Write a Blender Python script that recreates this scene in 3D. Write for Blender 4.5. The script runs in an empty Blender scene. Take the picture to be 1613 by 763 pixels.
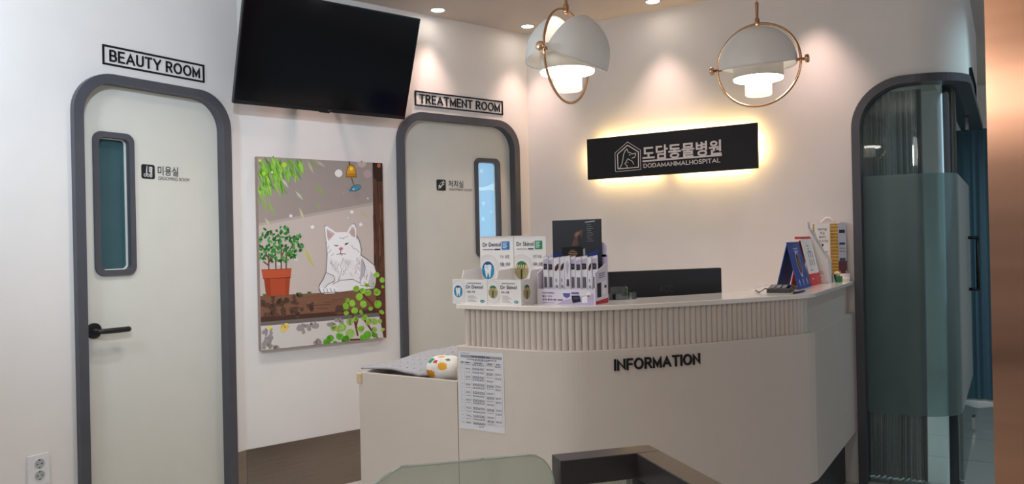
import bpy, math, random
from mathutils import Vector, Matrix
random.seed(7)
pi = math.pi
scn = bpy.context.scene
COL = scn.collection

# ------------------------------------------------------------------ camera
FPX, YAW, PITCH, ROLL, H = 1241.6, .56397, .00145, -.02168, 1.4
Fw = Vector((-math.sin(YAW)*math.cos(PITCH), math.cos(YAW)*math.cos(PITCH), math.sin(PITCH)))
_r0 = Vector((math.cos(YAW), math.sin(YAW), 0)); _d0 = Fw.cross(_r0)
Rt = _r0*math.cos(ROLL) - _d0*math.sin(ROLL); Dn = Fw.cross(Rt)
CAM = Vector((0, 0, H))
cd = bpy.data.cameras.new('camera'); cam = bpy.data.objects.new('camera', cd); COL.objects.link(cam)
cd.sensor_width = 36; cd.lens = FPX/1613*36; cd.clip_start = .05
cam.matrix_world = Matrix(((Rt.x, -Dn.x, -Fw.x, 0), (Rt.y, -Dn.y, -Fw.y, 0), (Rt.z, -Dn.z, -Fw.z, H), (0, 0, 0, 1)))
scn.camera = cam

# ------------------------------------------------------------------ world, light, exposure
scn.view_settings.view_transform = 'Standard'; scn.view_settings.look = 'None'
scn.view_settings.gamma = 1; scn.view_settings.use_curve_mapping = False
scn.view_settings.exposure = 1.38
w = bpy.data.worlds.new('world'); scn.world = w; w.use_nodes = True
w.node_tree.nodes['Background'].inputs[0].default_value = (.68, .66, .68, 1)
w.node_tree.nodes['Background'].inputs[1].default_value = .13

def area(name, loc, rot, sx, sy, power, color):
    l = bpy.data.lights.new(name, 'AREA'); l.shape = 'RECTANGLE'; l.size = sx; l.size_y = sy; l.energy = power; l.color = color
    o = bpy.data.objects.new(name, l); o.location = loc; o.rotation_euler = rot; COL.objects.link(o); return o
def spot(name, loc, power, color, cone=110, blend=.6, rad=.03, aim=None):
    l = bpy.data.lights.new(name, 'SPOT'); l.energy = power; l.color = color; l.spot_size = math.radians(cone); l.spot_blend = blend; l.shadow_soft_size = rad
    o = bpy.data.objects.new(name, l); o.location = loc; COL.objects.link(o)
    if aim: o.rotation_euler = (Vector(aim)-Vector(loc)).to_track_quat('-Z', 'Y').to_euler()
    return o
WARM = (1.0, .70, .60); NEUT = (1.0, .86, .74); COOL = (.74, .87, 1.0)
# daylight through the shop windows: far right beyond the steel column; an unseen strip is added behind the camera
area('shopfront_daylight', (3.7, 5.2, 1.75), (0, math.radians(90), math.radians(14)), 2.1, 3.4, 7, (.66, .82, 1.0))
area('column_glow_strip', (.55, -3.0, 2.6), (math.radians(90), 0, 0), 2.0, .4, 3.5, (1.0, .93, .86))  # added strip, shaped to brighten the reflection high on the copper column
# recessed ceiling lamps: three in view, two of their rows outside the frame; then added fill spots
DOWN = [(-3.02, 3.96), (-2.757, 4.617), (-1.845, 4.607)]
for x, y, p in [(*q, p) for q, p in zip(DOWN, (12, 14, 16))] + [(-.93, 4.61, 16), (-3.28, 3.15, 10)]:
    spot('downlight_and_fill_beam', (x, y, 2.86), p, WARM, 72, 1.0, .04)
for x, y, p in [(-2.25, 3.65, 13), (-1.45, 3.75, 13), (-2.5, 2.62, 12), (-1.25, 1.35, 26)]:
    spot('downlight_and_fill_beam', (x, y, 2.86), p, (1.0, .92, .87), 100, 1.0, .04)  # added unseen fill: lifts the lower walls, desk front and box
def lamp(name, loc, power, color, rad):
    l = bpy.data.lights.new(name, 'POINT'); l.energy = power; l.color = color; l.shadow_soft_size = rad
    o = bpy.data.objects.new(name, l); o.location = loc; COL.objects.link(o); return o
lamp('waiting_area_pendant', (-2.85, .75, 2.3), 14, (.74, .87, 1.0), .12)
lamp('front_fill_lamp', (-.45, -.35, 2.3), 14, (1.0, .93, .86), .12)  # added unseen lamp near the camera, brightens the pendant shades and desk
spot('left_wall_fill_spot', (-.9, .5, 2.82), 75, (.70, .85, 1.0), 62, .9, .08, (-3.5, 2.5, 2.15))  # added unseen spot: cool fill for the wall under the television
spot('downlight_and_fill_beam', (-2.75, 2.35, 2.86), 18, NEUT, 110, 1.0, .04)
spot('passage_beam', (.4, 5.2, 2.84), 10, (.55, .9, 1.0), 150, .8)
spot('inner_room_beam', (-1.3, 6.3, 2.84), 48, (.85, .97, 1.0), 150, .8)

# ------------------------------------------------------------------ helpers
def ray(x, y): return Fw*FPX + Rt*(x-806.5) + Dn*(y-381.5)
def at_x(x, y, X): v = ray(x, y); return CAM + v*(X/v.x)
def at_y(x, y, Y): v = ray(x, y); return CAM + v*(Y/v.y)
def at_z(x, y, Z): v = ray(x, y); return CAM + v*((Z-H)/v.z)
def proj(p): q = Vector(p)-CAM; z = q.dot(Fw); return 806.5+FPX*q.dot(Rt)/z, 381.5+FPX*q.dot(Dn)/z
BX = -3.535; YB = 4.80; CZ = 2.88
ANG = math.radians(18.5); DX, DY = math.sin(ANG), math.cos(ANG); CX, CY = -2.88, YB      # angled wall
def mL(u, z, d): return Vector((BX+d, u, z))                   # left wall: u = y
def mA(u, z, d): return Vector((CX+DX*u+DY*d, CY+DY*u-DX*d, z))  # angled wall: u = -distance from its far corner
def mB(u, z, d): return Vector((u, YB-d, z))                   # back wall: u = x
def at_a(x, y, off=0):
    v = ray(x, y); n = Vector((DY, -DX, 0)); P = mA(0, 0, off); t = (P.x*n.x+P.y*n.y)/(v.x*n.x+v.y*n.y)
    p = CAM+v*t; return ((p.x-CX)*DX+(p.y-CY)*DY, p.z)

def lin(h):
    c = [int(h[i:i+2], 16)/255 for i in (0, 2, 4)]
    return tuple((x/12.92 if x <= .04045 else ((x+.055)/1.055)**2.4) for x in c)
MATS = {}
def mat(name, h, rough=.5, metal=0, var=.05, scale=25, bump=0, spec=.5, coat=0, emit=0, stretch=None):
    if name in MATS: return MATS[name]
    m = bpy.data.materials.new(name); m.use_nodes = True; nt = m.node_tree; b = nt.nodes['Principled BSDF']
    c = lin(h)
    b.inputs['Base Color'].default_value = (*c, 1); b.inputs['Roughness'].default_value = rough
    b.inputs['Metallic'].default_value = metal; b.inputs['Specular IOR Level'].default_value = spec; b.inputs['Coat Weight'].default_value = coat
    if emit: b.inputs['Emission Color'].default_value = (*c, 1); b.inputs['Emission Strength'].default_value = emit
    if var:
        tc = nt.nodes.new('ShaderNodeTexCoord'); mp = nt.nodes.new('ShaderNodeMapping'); n = nt.nodes.new('ShaderNodeTexNoise')
        n.inputs['Scale'].default_value = scale; n.inputs['Detail'].default_value = 4
        if stretch: mp.inputs['Scale'].default_value = stretch
        nt.links.new(tc.outputs['Object'], mp.inputs[0]); nt.links.new(mp.outputs[0], n.inputs['Vector'])
        r = nt.nodes.new('ShaderNodeValToRGB'); r.color_ramp.elements[0].position = .3; r.color_ramp.elements[1].position = .7
        r.color_ramp.elements[0].color = (*[x*(1-var) for x in c], 1); r.color_ramp.elements[1].color = (*[min(1, x*(1+var)) for x in c], 1)
        nt.links.new(n.outputs[0], r.inputs[0]); nt.links.new(r.outputs[0], b.inputs['Base Color'])
        if bump:
            bp = nt.nodes.new('ShaderNodeBump'); bp.inputs['Strength'].default_value = bump; bp.inputs['Distance'].default_value = .01
            nt.links.new(n.outputs[0], bp.inputs['Height']); nt.links.new(bp.outputs[0], b.inputs['Normal'])
    MATS[name] = m; return m
def ink(h, rough=.6): return mat('ink_'+h, h, rough, 0, 0, spec=.3)
def glass(name, tint, gloss=.05, milk=0, milkcol='7fa0a0'):
    if name in MATS: return MATS[name]
    m = bpy.data.materials.new(name); m.use_nodes = True; nt = m.node_tree; nt.nodes.remove(nt.nodes['Principled BSDF'])
    out = nt.nodes['Material Output']
    t = nt.nodes.new('ShaderNodeBsdfTransparent'); t.inputs[0].default_value = (*lin(tint), 1)
    g = nt.nodes.new('ShaderNodeBsdfGlossy'); g.inputs['Roughness'].default_value = gloss; g.inputs[0].default_value = (.9, .95, .95, 1)
    fr = nt.nodes.new('ShaderNodeFresnel'); fr.inputs[0].default_value = 1.45
    mx = nt.nodes.new('ShaderNodeMixShader'); nt.links.new(fr.outputs[0], mx.inputs[0]); src = t
    if milk:
        d = nt.nodes.new('ShaderNodeBsdfDiffuse'); d.inputs[0].default_value = (*lin(milkcol), 1)
        tl = nt.nodes.new('ShaderNodeBsdfTranslucent'); tl.inputs[0].default_value = (*lin(milkcol), 1)
        m1 = nt.nodes.new('ShaderNodeMixShader'); m1.inputs[0].default_value = .5
        nt.links.new(d.outputs[0], m1.inputs[1]); nt.links.new(tl.outputs[0], m1.inputs[2])
        m2 = nt.nodes.new('ShaderNodeMixShader'); m2.inputs[0].default_value = milk
        nz = nt.nodes.new('ShaderNodeTexNoise'); nz.inputs['Scale'].default_value = 3
        mr = nt.nodes.new('ShaderNodeMapRange'); mr.inputs[3].default_value = milk-.04; mr.inputs[4].default_value = milk+.04
        nt.links.new(nz.outputs[0], mr.inputs[0]); nt.links.new(mr.outputs[0], m2.inputs[0])
        nt.links.new(t.outputs[0], m2.inputs[1]); nt.links.new(m1.outputs[0], m2.inputs[2]); src = m2
    nt.links.new(src.outputs[0], mx.inputs[1]); nt.links.new(g.outputs[0], mx.inputs[2]); nt.links.new(mx.outputs[0], out.inputs[0])
    MATS[name] = m; return m

def arcp(cx, cz, rx, rz, a0, a1, n=10): return [(cx+rx*math.cos(math.radians(a0+(a1-a0)*k/n)), cz+rz*math.sin(math.radians(a0+(a1-a0)*k/n))) for k in range(n+1)]
# plain sans capitals as centre-line strokes: (advance width, strokes); unit height
GLYPH = {
 'A': (.74, [[(0, 0), (.37, 1), (.74, 0)], [(.13, .30), (.61, .30)]]), 'B': (.56, [[(0, 0), (0, 1), (.26, 1)]+arcp(.28, .76, .23, .24, 90, -90)+[(0, .52)], [(.26, .52)]+arcp(.30, .26, .26, .26, 90, -90)+[(0, 0)]]),
 'D': (.64, [[(0, 0), (0, 1), (.24, 1)]+arcp(.26, .5, .38, .5, 90, -90, 14)+[(0, 0)]]), 'E': (.48, [[(.48, 1), (0, 1), (0, 0), (.48, 0)], [(0, .52), (.43, .52)]]),
 'F': (.46, [[(.46, 1), (0, 1), (0, 0)], [(0, .50), (.41, .50)]]), 'H': (.60, [[(0, 0), (0, 1)], [(.60, 0), (.60, 1)], [(0, .52), (.60, .52)]]), 'I': (.0, [[(0, 0), (0, 1)]]),
 'L': (.44, [[(0, 1), (0, 0), (.44, 0)]]), 'M': (.72, [[(0, 0), (0, 1), (.36, .16), (.72, 1), (.72, 0)]]), 'N': (.62, [[(0, 0), (0, 1), (.62, 0), (.62, 1)]]),
 'O': (.78, [arcp(.39, .5, .39, .5, 0, 360, 28)]), 'P': (.52, [[(0, 0), (0, 1), (.26, 1)]+arcp(.27, .74, .25, .26, 90, -90)+[(0, .48)]]),
 'R': (.56, [[(0, 0), (0, 1), (.28, 1)]+arcp(.29, .74, .25, .26, 90, -90)+[(0, .48)], [(.28, .48), (.56, 0)]]), 'S': (.50, [arcp(.26, .75, .24, .25, 35, 250, 12)+arcp(.24, .25, .26, .25, 75, -145, 12)]),
 'T': (.60, [[(.30, 0), (.30, 1)], [(0, 1), (.60, 1)]]), 'U': (.60, [[(0, 1), (0, .32)]+arcp(.30, .31, .30, .31, 180, 360, 14)+[(.60, .32), (.60, 1)]]), 'Y': (.66, [[(0, 1), (.33, .44), (.66, 1)], [(.33, .44), (.33, 0)]]), ' ': (.10, [])}
def signtext(mb, txt, f, u0, u1, z0, z1, d0, d1, m, sw=.15, gap=.30):
    adv = [GLYPH[c][0] for c in txt]; tot = sum(adv)+gap*(len(txt)-1)+sw; h = z1-z0; sx = (u1-u0)/tot; x = sw/2; q = 0
    for c, a_ in zip(txt, adv):
        for st in GLYPH[c][1]:
            P = [(u0+(x+p)*sx, z0+h*(sw/2+v*(1-sw))) for p, v in st]; w2 = sw*h/2; n = len(P); closed = c == 'O'; L, R_ = [], []
            for i in range(n):
                a0 = P[i-1] if i else (P[-2] if closed else None); a1 = P[i+1] if i < n-1 else (P[1] if closed else None)
                t0 = t1 = None
                if a0: d = (P[i][0]-a0[0], P[i][1]-a0[1]); l = math.hypot(*d) or 1e-9; t0 = (d[0]/l, d[1]/l)
                if a1: d = (a1[0]-P[i][0], a1[1]-P[i][1]); l = math.hypot(*d) or 1e-9; t1 = (d[0]/l, d[1]/l)
                t0 = t0 or t1; t1 = t1 or t0; nx, nz = -(t0[1]+t1[1]), t0[0]+t1[0]; l = math.hypot(nx, nz) or 1e-9; nx, nz = nx/l, nz/l
                k = w2/max(.34, abs(nx*-t0[1]+nz*t0[0])); ex = [0, 0]
                if not closed and i == 0: ex = [-t1[0]*w2, -t1[1]*w2]
                if not closed and i == n-1: ex = [t0[0]*w2, t0[1]*w2]
                L.append((P[i][0]+nx*k+ex[0], P[i][1]+nz*k+ex[1])); R_.append((P[i][0]-nx*k+ex[0], P[i][1]-nz*k+ex[1]))
            mb.strip(f, [(u, min(max(z, z0-h*.0), z1)) for u, z in L], [(u, min(max(z, z0), z1)) for u, z in R_], d0, d1+q*1e-6, m); q += 1
        x += a_+gap
    return mb

class MB:
    def __init__(s): s.v, s.f, s.mi, s.sm, s.mats = [], [], [], [], []
    def slot(s, m):
        if m not in s.mats: s.mats.append(m)
        return s.mats.index(m)
    def add(s, vs, fs, m, smooth=False):
        k = len(s.v); i = s.slot(m); s.v += [Vector(v) for v in vs]
        for f in fs: s.f.append([a+k for a in f]); s.mi.append(i); s.sm.append(smooth)
        return s
    def prism(s, A, B, m, smooth=False):
        n = len(A); s.add(list(A)+list(B), [list(range(n))[::-1], list(range(n, 2*n))], m)
        k = len(s.v)-2*n; i = s.slot(m)
        for j in range(n):
            q = (j+1) % n; s.f.append([k+j, k+q, k+n+q, k+n+j]); s.mi.append(i); s.sm.append(smooth)
        return s
    def pz(s, poly, z0, z1, m): return s.prism([(x, y, z0) for x, y in poly], [(x, y, z1) for x, y in poly], m)
    def box(s, a, b, m):
        (x0, y0, z0), (x1, y1, z1) = a, b
        return s.pz([(x0, y0), (x1, y0), (x1, y1), (x0, y1)], z0, z1, m)
    def mbox(s, f, u0, u1, z0, z1, d0, d1, m):
        q = [(u0, z0), (u1, z0), (u1, z1), (u0, z1)]
        return s.prism([f(u, z, d0) for u, z in q], [f(u, z, d1) for u, z in q], m)
    def mpoly(s, f, pts, d, m): return s.add([f(u, z, d) for u, z in pts], [list(range(len(pts)))], m)
    def mprism(s, f, pts, d0, d1, m): return s.prism([f(u, z, d0) for u, z in pts], [f(u, z, d1) for u, z in pts], m)
    def strip(s, f, O, I, d0, d1, m, closed=False, smooth=False):
        n = len(O); o0, i0, o1, i1 = [[f(u, z, d) for u, z in L] for d in (d0, d1) for L in (O, I)]
        for A, B in ((o0, i0), (i1, o1), (o1, o0), (i0, i1)):          # back, front, outer side, inner side: own vertices, so that smooth shading stays within each
            s.add(A+B, [[j, (j+1) % n, n+(j+1) % n, n+j] for j in range(n if closed else n-1)], m, smooth)
        if not closed:
            for q in (0, n-1): s.add([o0[q], i0[q], i1[q], o1[q]], [[0, 1, 2, 3]], m)
        return s
    def tube(s, path, r, m, n=10, closed=False, caps=True):
        P = [Vector(p) for p in path]; k = len(P); vs, fs = [], []; up = None
        for i in range(k):
            t = (P[(i+1) % k]-P[i-1]) if closed else (P[min(i+1, k-1)]-P[max(i-1, 0)])
            t.normalize()
            if up is None: up = t.orthogonal().normalized()
            up = (up-t*up.dot(t)).normalized(); b = t.cross(up); rr = r[i] if isinstance(r, (list, tuple)) else r
            vs += [P[i]+(up*math.cos(2*pi*j/n)+b*math.sin(2*pi*j/n))*rr for j in range(n)]
        for i in range(k if closed else k-1):
            for j in range(n):
                a, c = i*n, ((i+1) % k)*n; fs.append([a+j, a+(j+1) % n, c+(j+1) % n, c+j])
        if not closed and caps: fs += [list(range(n))[::-1], list(range((k-1)*n, k*n))]
        return s.add(vs, fs, m, True)
    def lathe(s, c, ax, prof, m, n=32):
        c = Vector(c); ax = Vector(ax).normalized(); e = ax.orthogonal().normalized(); g = ax.cross(e); vs, fs = [], []
        for r, h in prof:
            vs += [c+ax*h+(e*math.cos(2*pi*j/n)+g*math.sin(2*pi*j/n))*r for j in range(n)]
        for i in range(len(prof)-1):
            for j in range(n): fs.append([i*n+j, i*n+(j+1) % n, (i+1)*n+(j+1) % n, (i+1)*n+j])
        s.add(vs, fs, m, True)
        k = len(s.v)-len(vs); i = s.slot(m)
        for q in (0, len(prof)-1):
            if prof[q][0] > 1e-6: s.f.append([k+q*n+j for j in range(n)]); s.mi.append(i); s.sm.append(False)
        return s
    def text(s, body, f, u0, u1, z0, z1, d0, d1, m, bold=0, res=3, spacing=1.0):
        c = bpy.data.curves.new('t', 'FONT'); c.body = body; c.size = 1; c.offset = bold; c.resolution_u = res; c.space_character = spacing
        if d1 != d0: c.extrude = .5
        o = bpy.data.objects.new('t', c); COL.objects.link(o)
        dg = bpy.context.evaluated_depsgraph_get(); me = bpy.data.meshes.new_from_object(o.evaluated_get(dg))
        V = [v.co.copy() for v in me.vertices]; Fs = [list(p.vertices) for p in me.polygons]
        bpy.data.objects.remove(o); bpy.data.curves.remove(c); bpy.data.meshes.remove(me)
        if not V: return s
        x0 = min(v.x for v in V); x1 = max(v.x for v in V); y0 = min(v.y for v in V); y1 = max(v.y for v in V)
        fu = (lambda t: u0+(u1-u0)*t); fz = (lambda t: z0+(z1-z0)*t)
        return s.add([f(fu((v.x-x0)/(x1-x0)), fz((v.y-y0)/(y1-y0)), d0+(v.z+.5)*(d1-d0) if d1 != d0 else d0) for v in V], Fs, m)
    def obj(s, name, parent=None, origin=None, bevel=0):
        root = parent
        while root is not None and root.parent is not None: root = root.parent
        if root is not None: org = Vector(root.location)
        elif origin is not None: org = Vector(origin)
        else:
            lo = [min(v[i] for v in s.v) for i in range(3)]; hi = [max(v[i] for v in s.v) for i in range(3)]
            org = Vector(((lo[0]+hi[0])/2, (lo[1]+hi[1])/2, lo[2]))
        me = bpy.data.meshes.new(name); me.from_pydata([v-org for v in s.v], [], s.f)
        for m in s.mats: me.materials.append(m)
        for p, i, q in zip(me.polygons, s.mi, s.sm): p.material_index = i; p.use_smooth = q
        o = bpy.data.objects.new(name, me); COL.objects.link(o)
        if parent is None: o.location = org
        else: o.parent = parent
        if bevel:
            bm = o.modifiers.new('soft_edge', 'BEVEL'); bm.width = bevel; bm.segments = 2; bm.limit_method = 'ANGLE'
        return o
def tag(o, label, cat, group=None, kind=None):
    o['label'] = label; o['category'] = cat
    if group: o['group'] = group
    if kind: o['kind'] = kind
    return o
def thing(name, loc, label, cat, group=None):
    o = bpy.data.objects.new(name, None); o.location = loc; o.empty_display_size = .1; COL.objects.link(o); return tag(o, label, cat, group)
def struct(name, mb, label, cat, parent=None, **k):
    o = mb.obj(name, parent, **k); tag(o, label, cat) if parent is None else None
    o['kind'] = 'structure'; return o
def rrect(u0, u1, z0, z1, r, n=8):
    out = []
    for cx, cz, a in ((u1-r, z1-r, 0), (u0+r, z1-r, 90), (u0+r, z0+r, 180), (u1-r, z0+r, 270)):
        for i in range(n+1):
            t = math.radians(a+90*i/n); out.append((cx+r*math.cos(t), cz+r*math.sin(t)))
    return out
def archline(uL, uR, zT, r, n=12):                         # up the left jamb, over two rounded corners, down the right jamb
    out = [(uL, 0)]
    for i in range(n+1): t = pi-(pi/2)*i/n; out.append((uL+r+r*math.cos(t), zT-r+r*math.sin(t)))
    for i in range(n+1): t = pi/2-(pi/2)*i/n; out.append((uR-r+r*math.cos(t), zT-r+r*math.sin(t)))
    return out+[(uR, 0)]
def ell(cx, cz, rx, rz, n=20, rot=0):
    c, s_ = math.cos(rot), math.sin(rot)
    return [(cx+rx*math.cos(t)*c-rz*math.sin(t)*s_, cz+rx*math.cos(t)*s_+rz*math.sin(t)*c) for t in (2*pi*i/n for i in range(n))]

# ------------------------------------------------------------------ materials
white_paint = mat('white_wall_paint', 'e3dfdc', .62, 0, .015, 6, .02)
ceil_paint = mat('ceiling_paint', 'c6bdb5', .8, 0, .015, 5)
door_paint = mat('door_paint', 'd3d3cb', .45, 0, .015, 8)
frame_paint = mat('graphite_frame_paint', '4a4b52', .4, 0, .06, 12)
black_matte = mat('matte_black', '15161a', .45, 0, .1, 40)
black_letter = mat('black_acrylic', '17171a', .55, 0, .05, 40, spec=.25)
steel = mat('brushed_steel', '978c83', .32, 1, .12, 4, .04, stretch=(1, 1, 90))
copper = mat('brushed_copper_steel', 'c3957a', .17, 1, .14, 1.5, 0, stretch=(.3, .3, 6))
desk_paint = mat('desk_lacquer', 'd0c5bb', .32, 0, .015, 8)
slab_mat = mat('white_solid_surface', 'e6dfd8', .12, 0, .01, 20)
toe_mat = mat('dark_plinth', '1b1b1e', .5, 0, .1, 20)
brass = mat('champagne_brass', 'd8ae88', .18, 1, .04, 20)
shade_mat = mat('lamp_shade_enamel', 'f0efea', .4, 0, .02, 12)
opal = mat('opal_diffuser', 'fff0e6', .4, 0, 0, emit=5.6)
lampbody = mat('lamp_body_metal', 'e2ddd0', .35, 0, .04, 20)
tile = mat('floor_tile', 'c9c9c4', .25, 0, .03, 6)
carton = mat('white_carton', 'e9e6e4', .45, 0, .01, 30)
opal_low = mat('opal_lower', 'ffeee2', .4, 0, 0, emit=.36)
opal_up = mat('opal_upper', 'fff0e6', .4, 0, 0, emit=2.2)
led = mat('warm_led', 'ffd792', .5, 0, 0, emit=19)
down_emit = mat('downlight_lens', 'fff4e6', .5, 0, 0, emit=11)

# ------------------------------------------------------------------ structure
fl = MB(); fl.box((-4.2, -3.2, -.1), (4.2, 9.6, 0), tile)
floor = struct('floor', fl, 'pale tiled floor of the clinic', 'floor')
nt = tile.node_tree; bk = nt.nodes.new('ShaderNodeTexBrick'); tc = nt.nodes.new('ShaderNodeTexCoord')
bk.inputs['Color1'].default_value = (*lin('c9c9c4'), 1); bk.inputs['Color2'].default_value = (*lin('c4c4c0'), 1); bk.inputs['Mortar'].default_value = (*lin('8b8b88'), 1)
bk.inputs['Scale'].default_value = 1; bk.inputs['Mortar Size'].default_value = .004; bk.offset = 0
bk.inputs['Brick Width'].default_value = .6; bk.inputs['Row Height'].default_value = .6
nt.links.new(tc.outputs['Object'], bk.inputs['Vector']); nt.links.new(bk.outputs[0], nt.nodes['Principled BSDF'].inputs['Base Color'])
ce = MB(); ce.box((-4.2, -3.2, CZ), (4.2, 9.6, CZ+.1), ceil_paint)
struct('ceiling', ce, 'plain painted ceiling with recessed lamps', 'ceiling')

KU = -2.07; KY = CY+DY*KU; KXX = CX+DX*KU                    # corner where left and angled wall meet
BXo = KXX                                                    # equals BX to a few mm
def arch_wall(mb, f, U0, U1, uL, uR, zT, r, thick):
    pts = [(U0, 0)]+archline(uL, uR, zT, r)+[(U1, 0), (U1, CZ), (U0, CZ)]
    mb.mprism(f, pts, -thick, 0, white_paint)
D1 = dict(uL=1.925, uR=2.762, zT=2.225); D2 = dict(uL=-1.086, uR=-.106, zT=2.245)
wl = MB(); arch_wall(wl, mL, -3.1, KY, D1['uL']+.02, D1['uR']-.02, D1['zT']-.02, .17, .12)
struct('wall_left', wl, 'white wall with the grooming room door', 'wall')
wa = MB(); arch_wall(wa, mA, KU-.0, 0, D2['uL']+.02, D2['uR']-.02, D2['zT']-.02, .17, .12)
struct('wall_angled', wa, 'white angled wall carrying television and cat picture', 'wall')

# back wall with the arched, wrapped opening on its right
AX0, AZ, AR = -.748, 2.27, .27           # outer left edge, top and radius of the arched frame
RC = .26; RCX, RCY = -.45, YB+RC; PX = RCX+RC   # rounded outside corner of the wall
def plan(s, d):                          # s runs along the wall from x=RCX: negative = back wall, then round the corner, then along the passage
    if s <= 0: return Vector((RCX+s, YB-d, 0))
    if s <= RC*pi/2:
        t = -pi/2+s/RC; return Vector((RCX+(RC+d)*math.cos(t), RCY+(RC+d)*math.sin(t), 0))
    return Vector((PX+d, RCY+s-RC*pi/2, 0))
def mC(u, z, d): p = plan(u, d); return Vector((p.x, p.y, z))
SEND = RC*pi/2+7.35-RCY
def srange(a, b):
    ss = [a]+[i*RC*pi/2/16 for i in range(17) if a < i*RC*pi/2/16 < b]+[b]; return ss
wb = MB()
e = .02; arc = [(AX0+e, 0)]
for i in range(13): t = pi-(pi/2)*i/12; arc.append((AX0+e+(AR-e)+(AR-e)*math.cos(t), AZ-e-(AR-e)+(AR-e)*math.sin(t)))
wb.mprism(mB, [(CX-.02, 0)]+arc+[(RCX, AZ-e), (RCX, CZ), (CX-.02, CZ)], -.16, 0, white_paint)
ss = srange(0, RC*pi/2+6.9-RCY)
wb.strip(mC, [(s, CZ) for s in ss], [(s, AZ-e) for s in ss], -.16, 0, white_paint, smooth=True)
struct('wall_back', wb, 'white back wall behind the reception desk, rounding into the passage', 'wall')
wf = MB(); wf.box((-3.4, 9.2, 0), (4.0, 9.32, CZ), white_paint)
struct('wall_far', wf, 'pale wall at the far end of the passage', 'wall')
wi = MB(); wi.box((-3.2, YB+.18, 0), (-3.1, 9.2, CZ), mat('inner_wall_paint', 'c9c6b4', .7, 0, .02, 6))
struct('wall_inner', wi, 'cream wall inside the glazed room', 'wall')

# ------------------------------------------------------------------ doors
def door(idx, f, D, fw_, panel_win, label, lwin, handle=None, pane='dark'):
    base = f((D['uL']+D['uR'])/2, 0, 0)
    root = thing('door_%d' % idx, base, label, 'door'); root['kind'] = 'structure'
    r = .19; O = archline(D['uL'], D['uR'], D['zT'], r); I = archline(D['uL']+fw_, D['uR']-fw_, D['zT']-fw_*.95, r-.035)
    fr = MB(); fr.strip(f, O, I, -.075, .03, frame_paint, smooth=False)
    struct('door_frame', fr, '', '', root, bevel=.003)
    l, rr, b, t = panel_win
    pn = MB(); R0 = D['uL']+.012, D['uR']-.012, .006, D['zT']-.01
    hole = rrect(l+.012, rr-.012, b+.012, t-.012, .03)
    # door leaf as a ring round the window plus its sides
    n = len(hole); outer = []
    cu, cz = (l+rr)/2, (b+t)/2
    for u, z in hole:                     # project each hole vertex to the leaf's rectangle
        du, dz = u-cu, z-cz; k = 1e9
        if du > 1e-9: k = min(k, (R0[1]-cu)/du)
        if du < -1e-9: k = min(k, (R0[0]-cu)/du)
        if dz > 1e-9: k = min(k, (R0[3]-cz)/dz)
        if dz < -1e-9: k = min(k, (R0[2]-cz)/dz)
        outer.append([cu+du*k, cz+dz*k])
    for cu_, cz_ in ((R0[0], R0[2]), (R0[1], R0[2]), (R0[1], R0[3]), (R0[0], R0[3])):
        j = min(range(n), key=lambda i: (outer[i][0]-cu_)**2+(outer[i][1]-cz_)**2); outer[j] = [cu_, cz_]
    pn.strip(f, outer, hole, -.07, -.03, door_paint, closed=True)
    struct('door_leaf', pn, '', '', root)
    wfm = MB(); wfm.strip(f, rrect(l, rr, b, t, .042), rrect(l+.027, rr-.027, b+.027, t-.027, .026), -.05, -.018, frame_paint, closed=True)
    w_ = struct('window_frame', wfm, '', '', root, bevel=.002)
    g = MB(); g.strip(f, rrect(l+.024, rr-.024, b+.024, t-.024, .026), rrect(l+.031, rr-.031, b+.031, t-.031, .02), -.062, -.046, mat('white_gasket', 'e6e6e0', .5), closed=True)
    struct('window_gasket', g, '', '', w_)
    p = MB(); q = rrect(l+.02, rr-.02, b+.02, t-.02, .03)
    if pane == 'dark':
        p.mprism(f, q, -.066, -.058, mat('dark_teal_glass', '38555a', .1, 0, .08, 5, spec=.2))
    else:
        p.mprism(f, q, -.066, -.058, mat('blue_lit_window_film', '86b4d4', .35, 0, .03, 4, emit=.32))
        U = lambda a: l+.02+(rr-l-.04)*a
        Z = lambda a: b+.02+(t-b-.04)*a
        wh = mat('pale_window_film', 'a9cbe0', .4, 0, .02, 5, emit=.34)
        drift = [(U(.0), Z(.70)), (U(.2), Z(.72)), (U(.45), Z(.725)), (U(.7), Z(.745)), (U(1), Z(.78)), (U(1), Z(.685)), (U(.75), Z(.70)), (U(.4), Z(.685)), (U(.2), Z(.69)), (U(0), Z(.67))]
        p.mpoly(f, drift, -.0575, wh)
        for a, c in ((.35, .9), (.42, .55), (.38, .38), (.3, .15)):
            for k in range(3):
                t_ = k*pi/3; du, dz = .016*math.cos(t_), .016*math.sin(t_); nu, nz = -dz*.16, du*.16
                p.mpoly(f, [(U(a)-du-nu, Z(c)-dz-nz), (U(a)+du-nu, Z(c)+dz-nz), (U(a)+du+nu, Z(c)+dz+nz), (U(a)-du+nu, Z(c)-dz+nz)], -.0574-k*.0001, wh)
        p.mpoly(f, ell(U(.78), Z(.46), .007, .007), -.057, wh)
    struct('window_pane', p, '', '', w_)
    return root
d1 = door(1, mL, D1, .045, (2.038, 2.239, 1.288, 1.962), 'cream door with slim dark window and black lever handle', None)
hd = MB(); hc = mL(2.026, 1.039, -.03)
hd.lathe(hc, (1, 0, 0), [(.036, 0), (.036, .009), (.033, .012)], black_matte, 28)
hd.lathe(hc, (1, 0, 0), [(.011, .01), (.011, .05)], black_matte, 16)
hd.tube([hc+Vector((.046, -.008, 0)), hc+Vector((.05, .02, -.003)), hc+Vector((.05, .06, -.004)), hc+Vector((.05, .143, -.004)), hc+Vector((.05, .150, -.004))], [.0105, .0125, .013, .013, .008], black_matte, 14)
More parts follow.
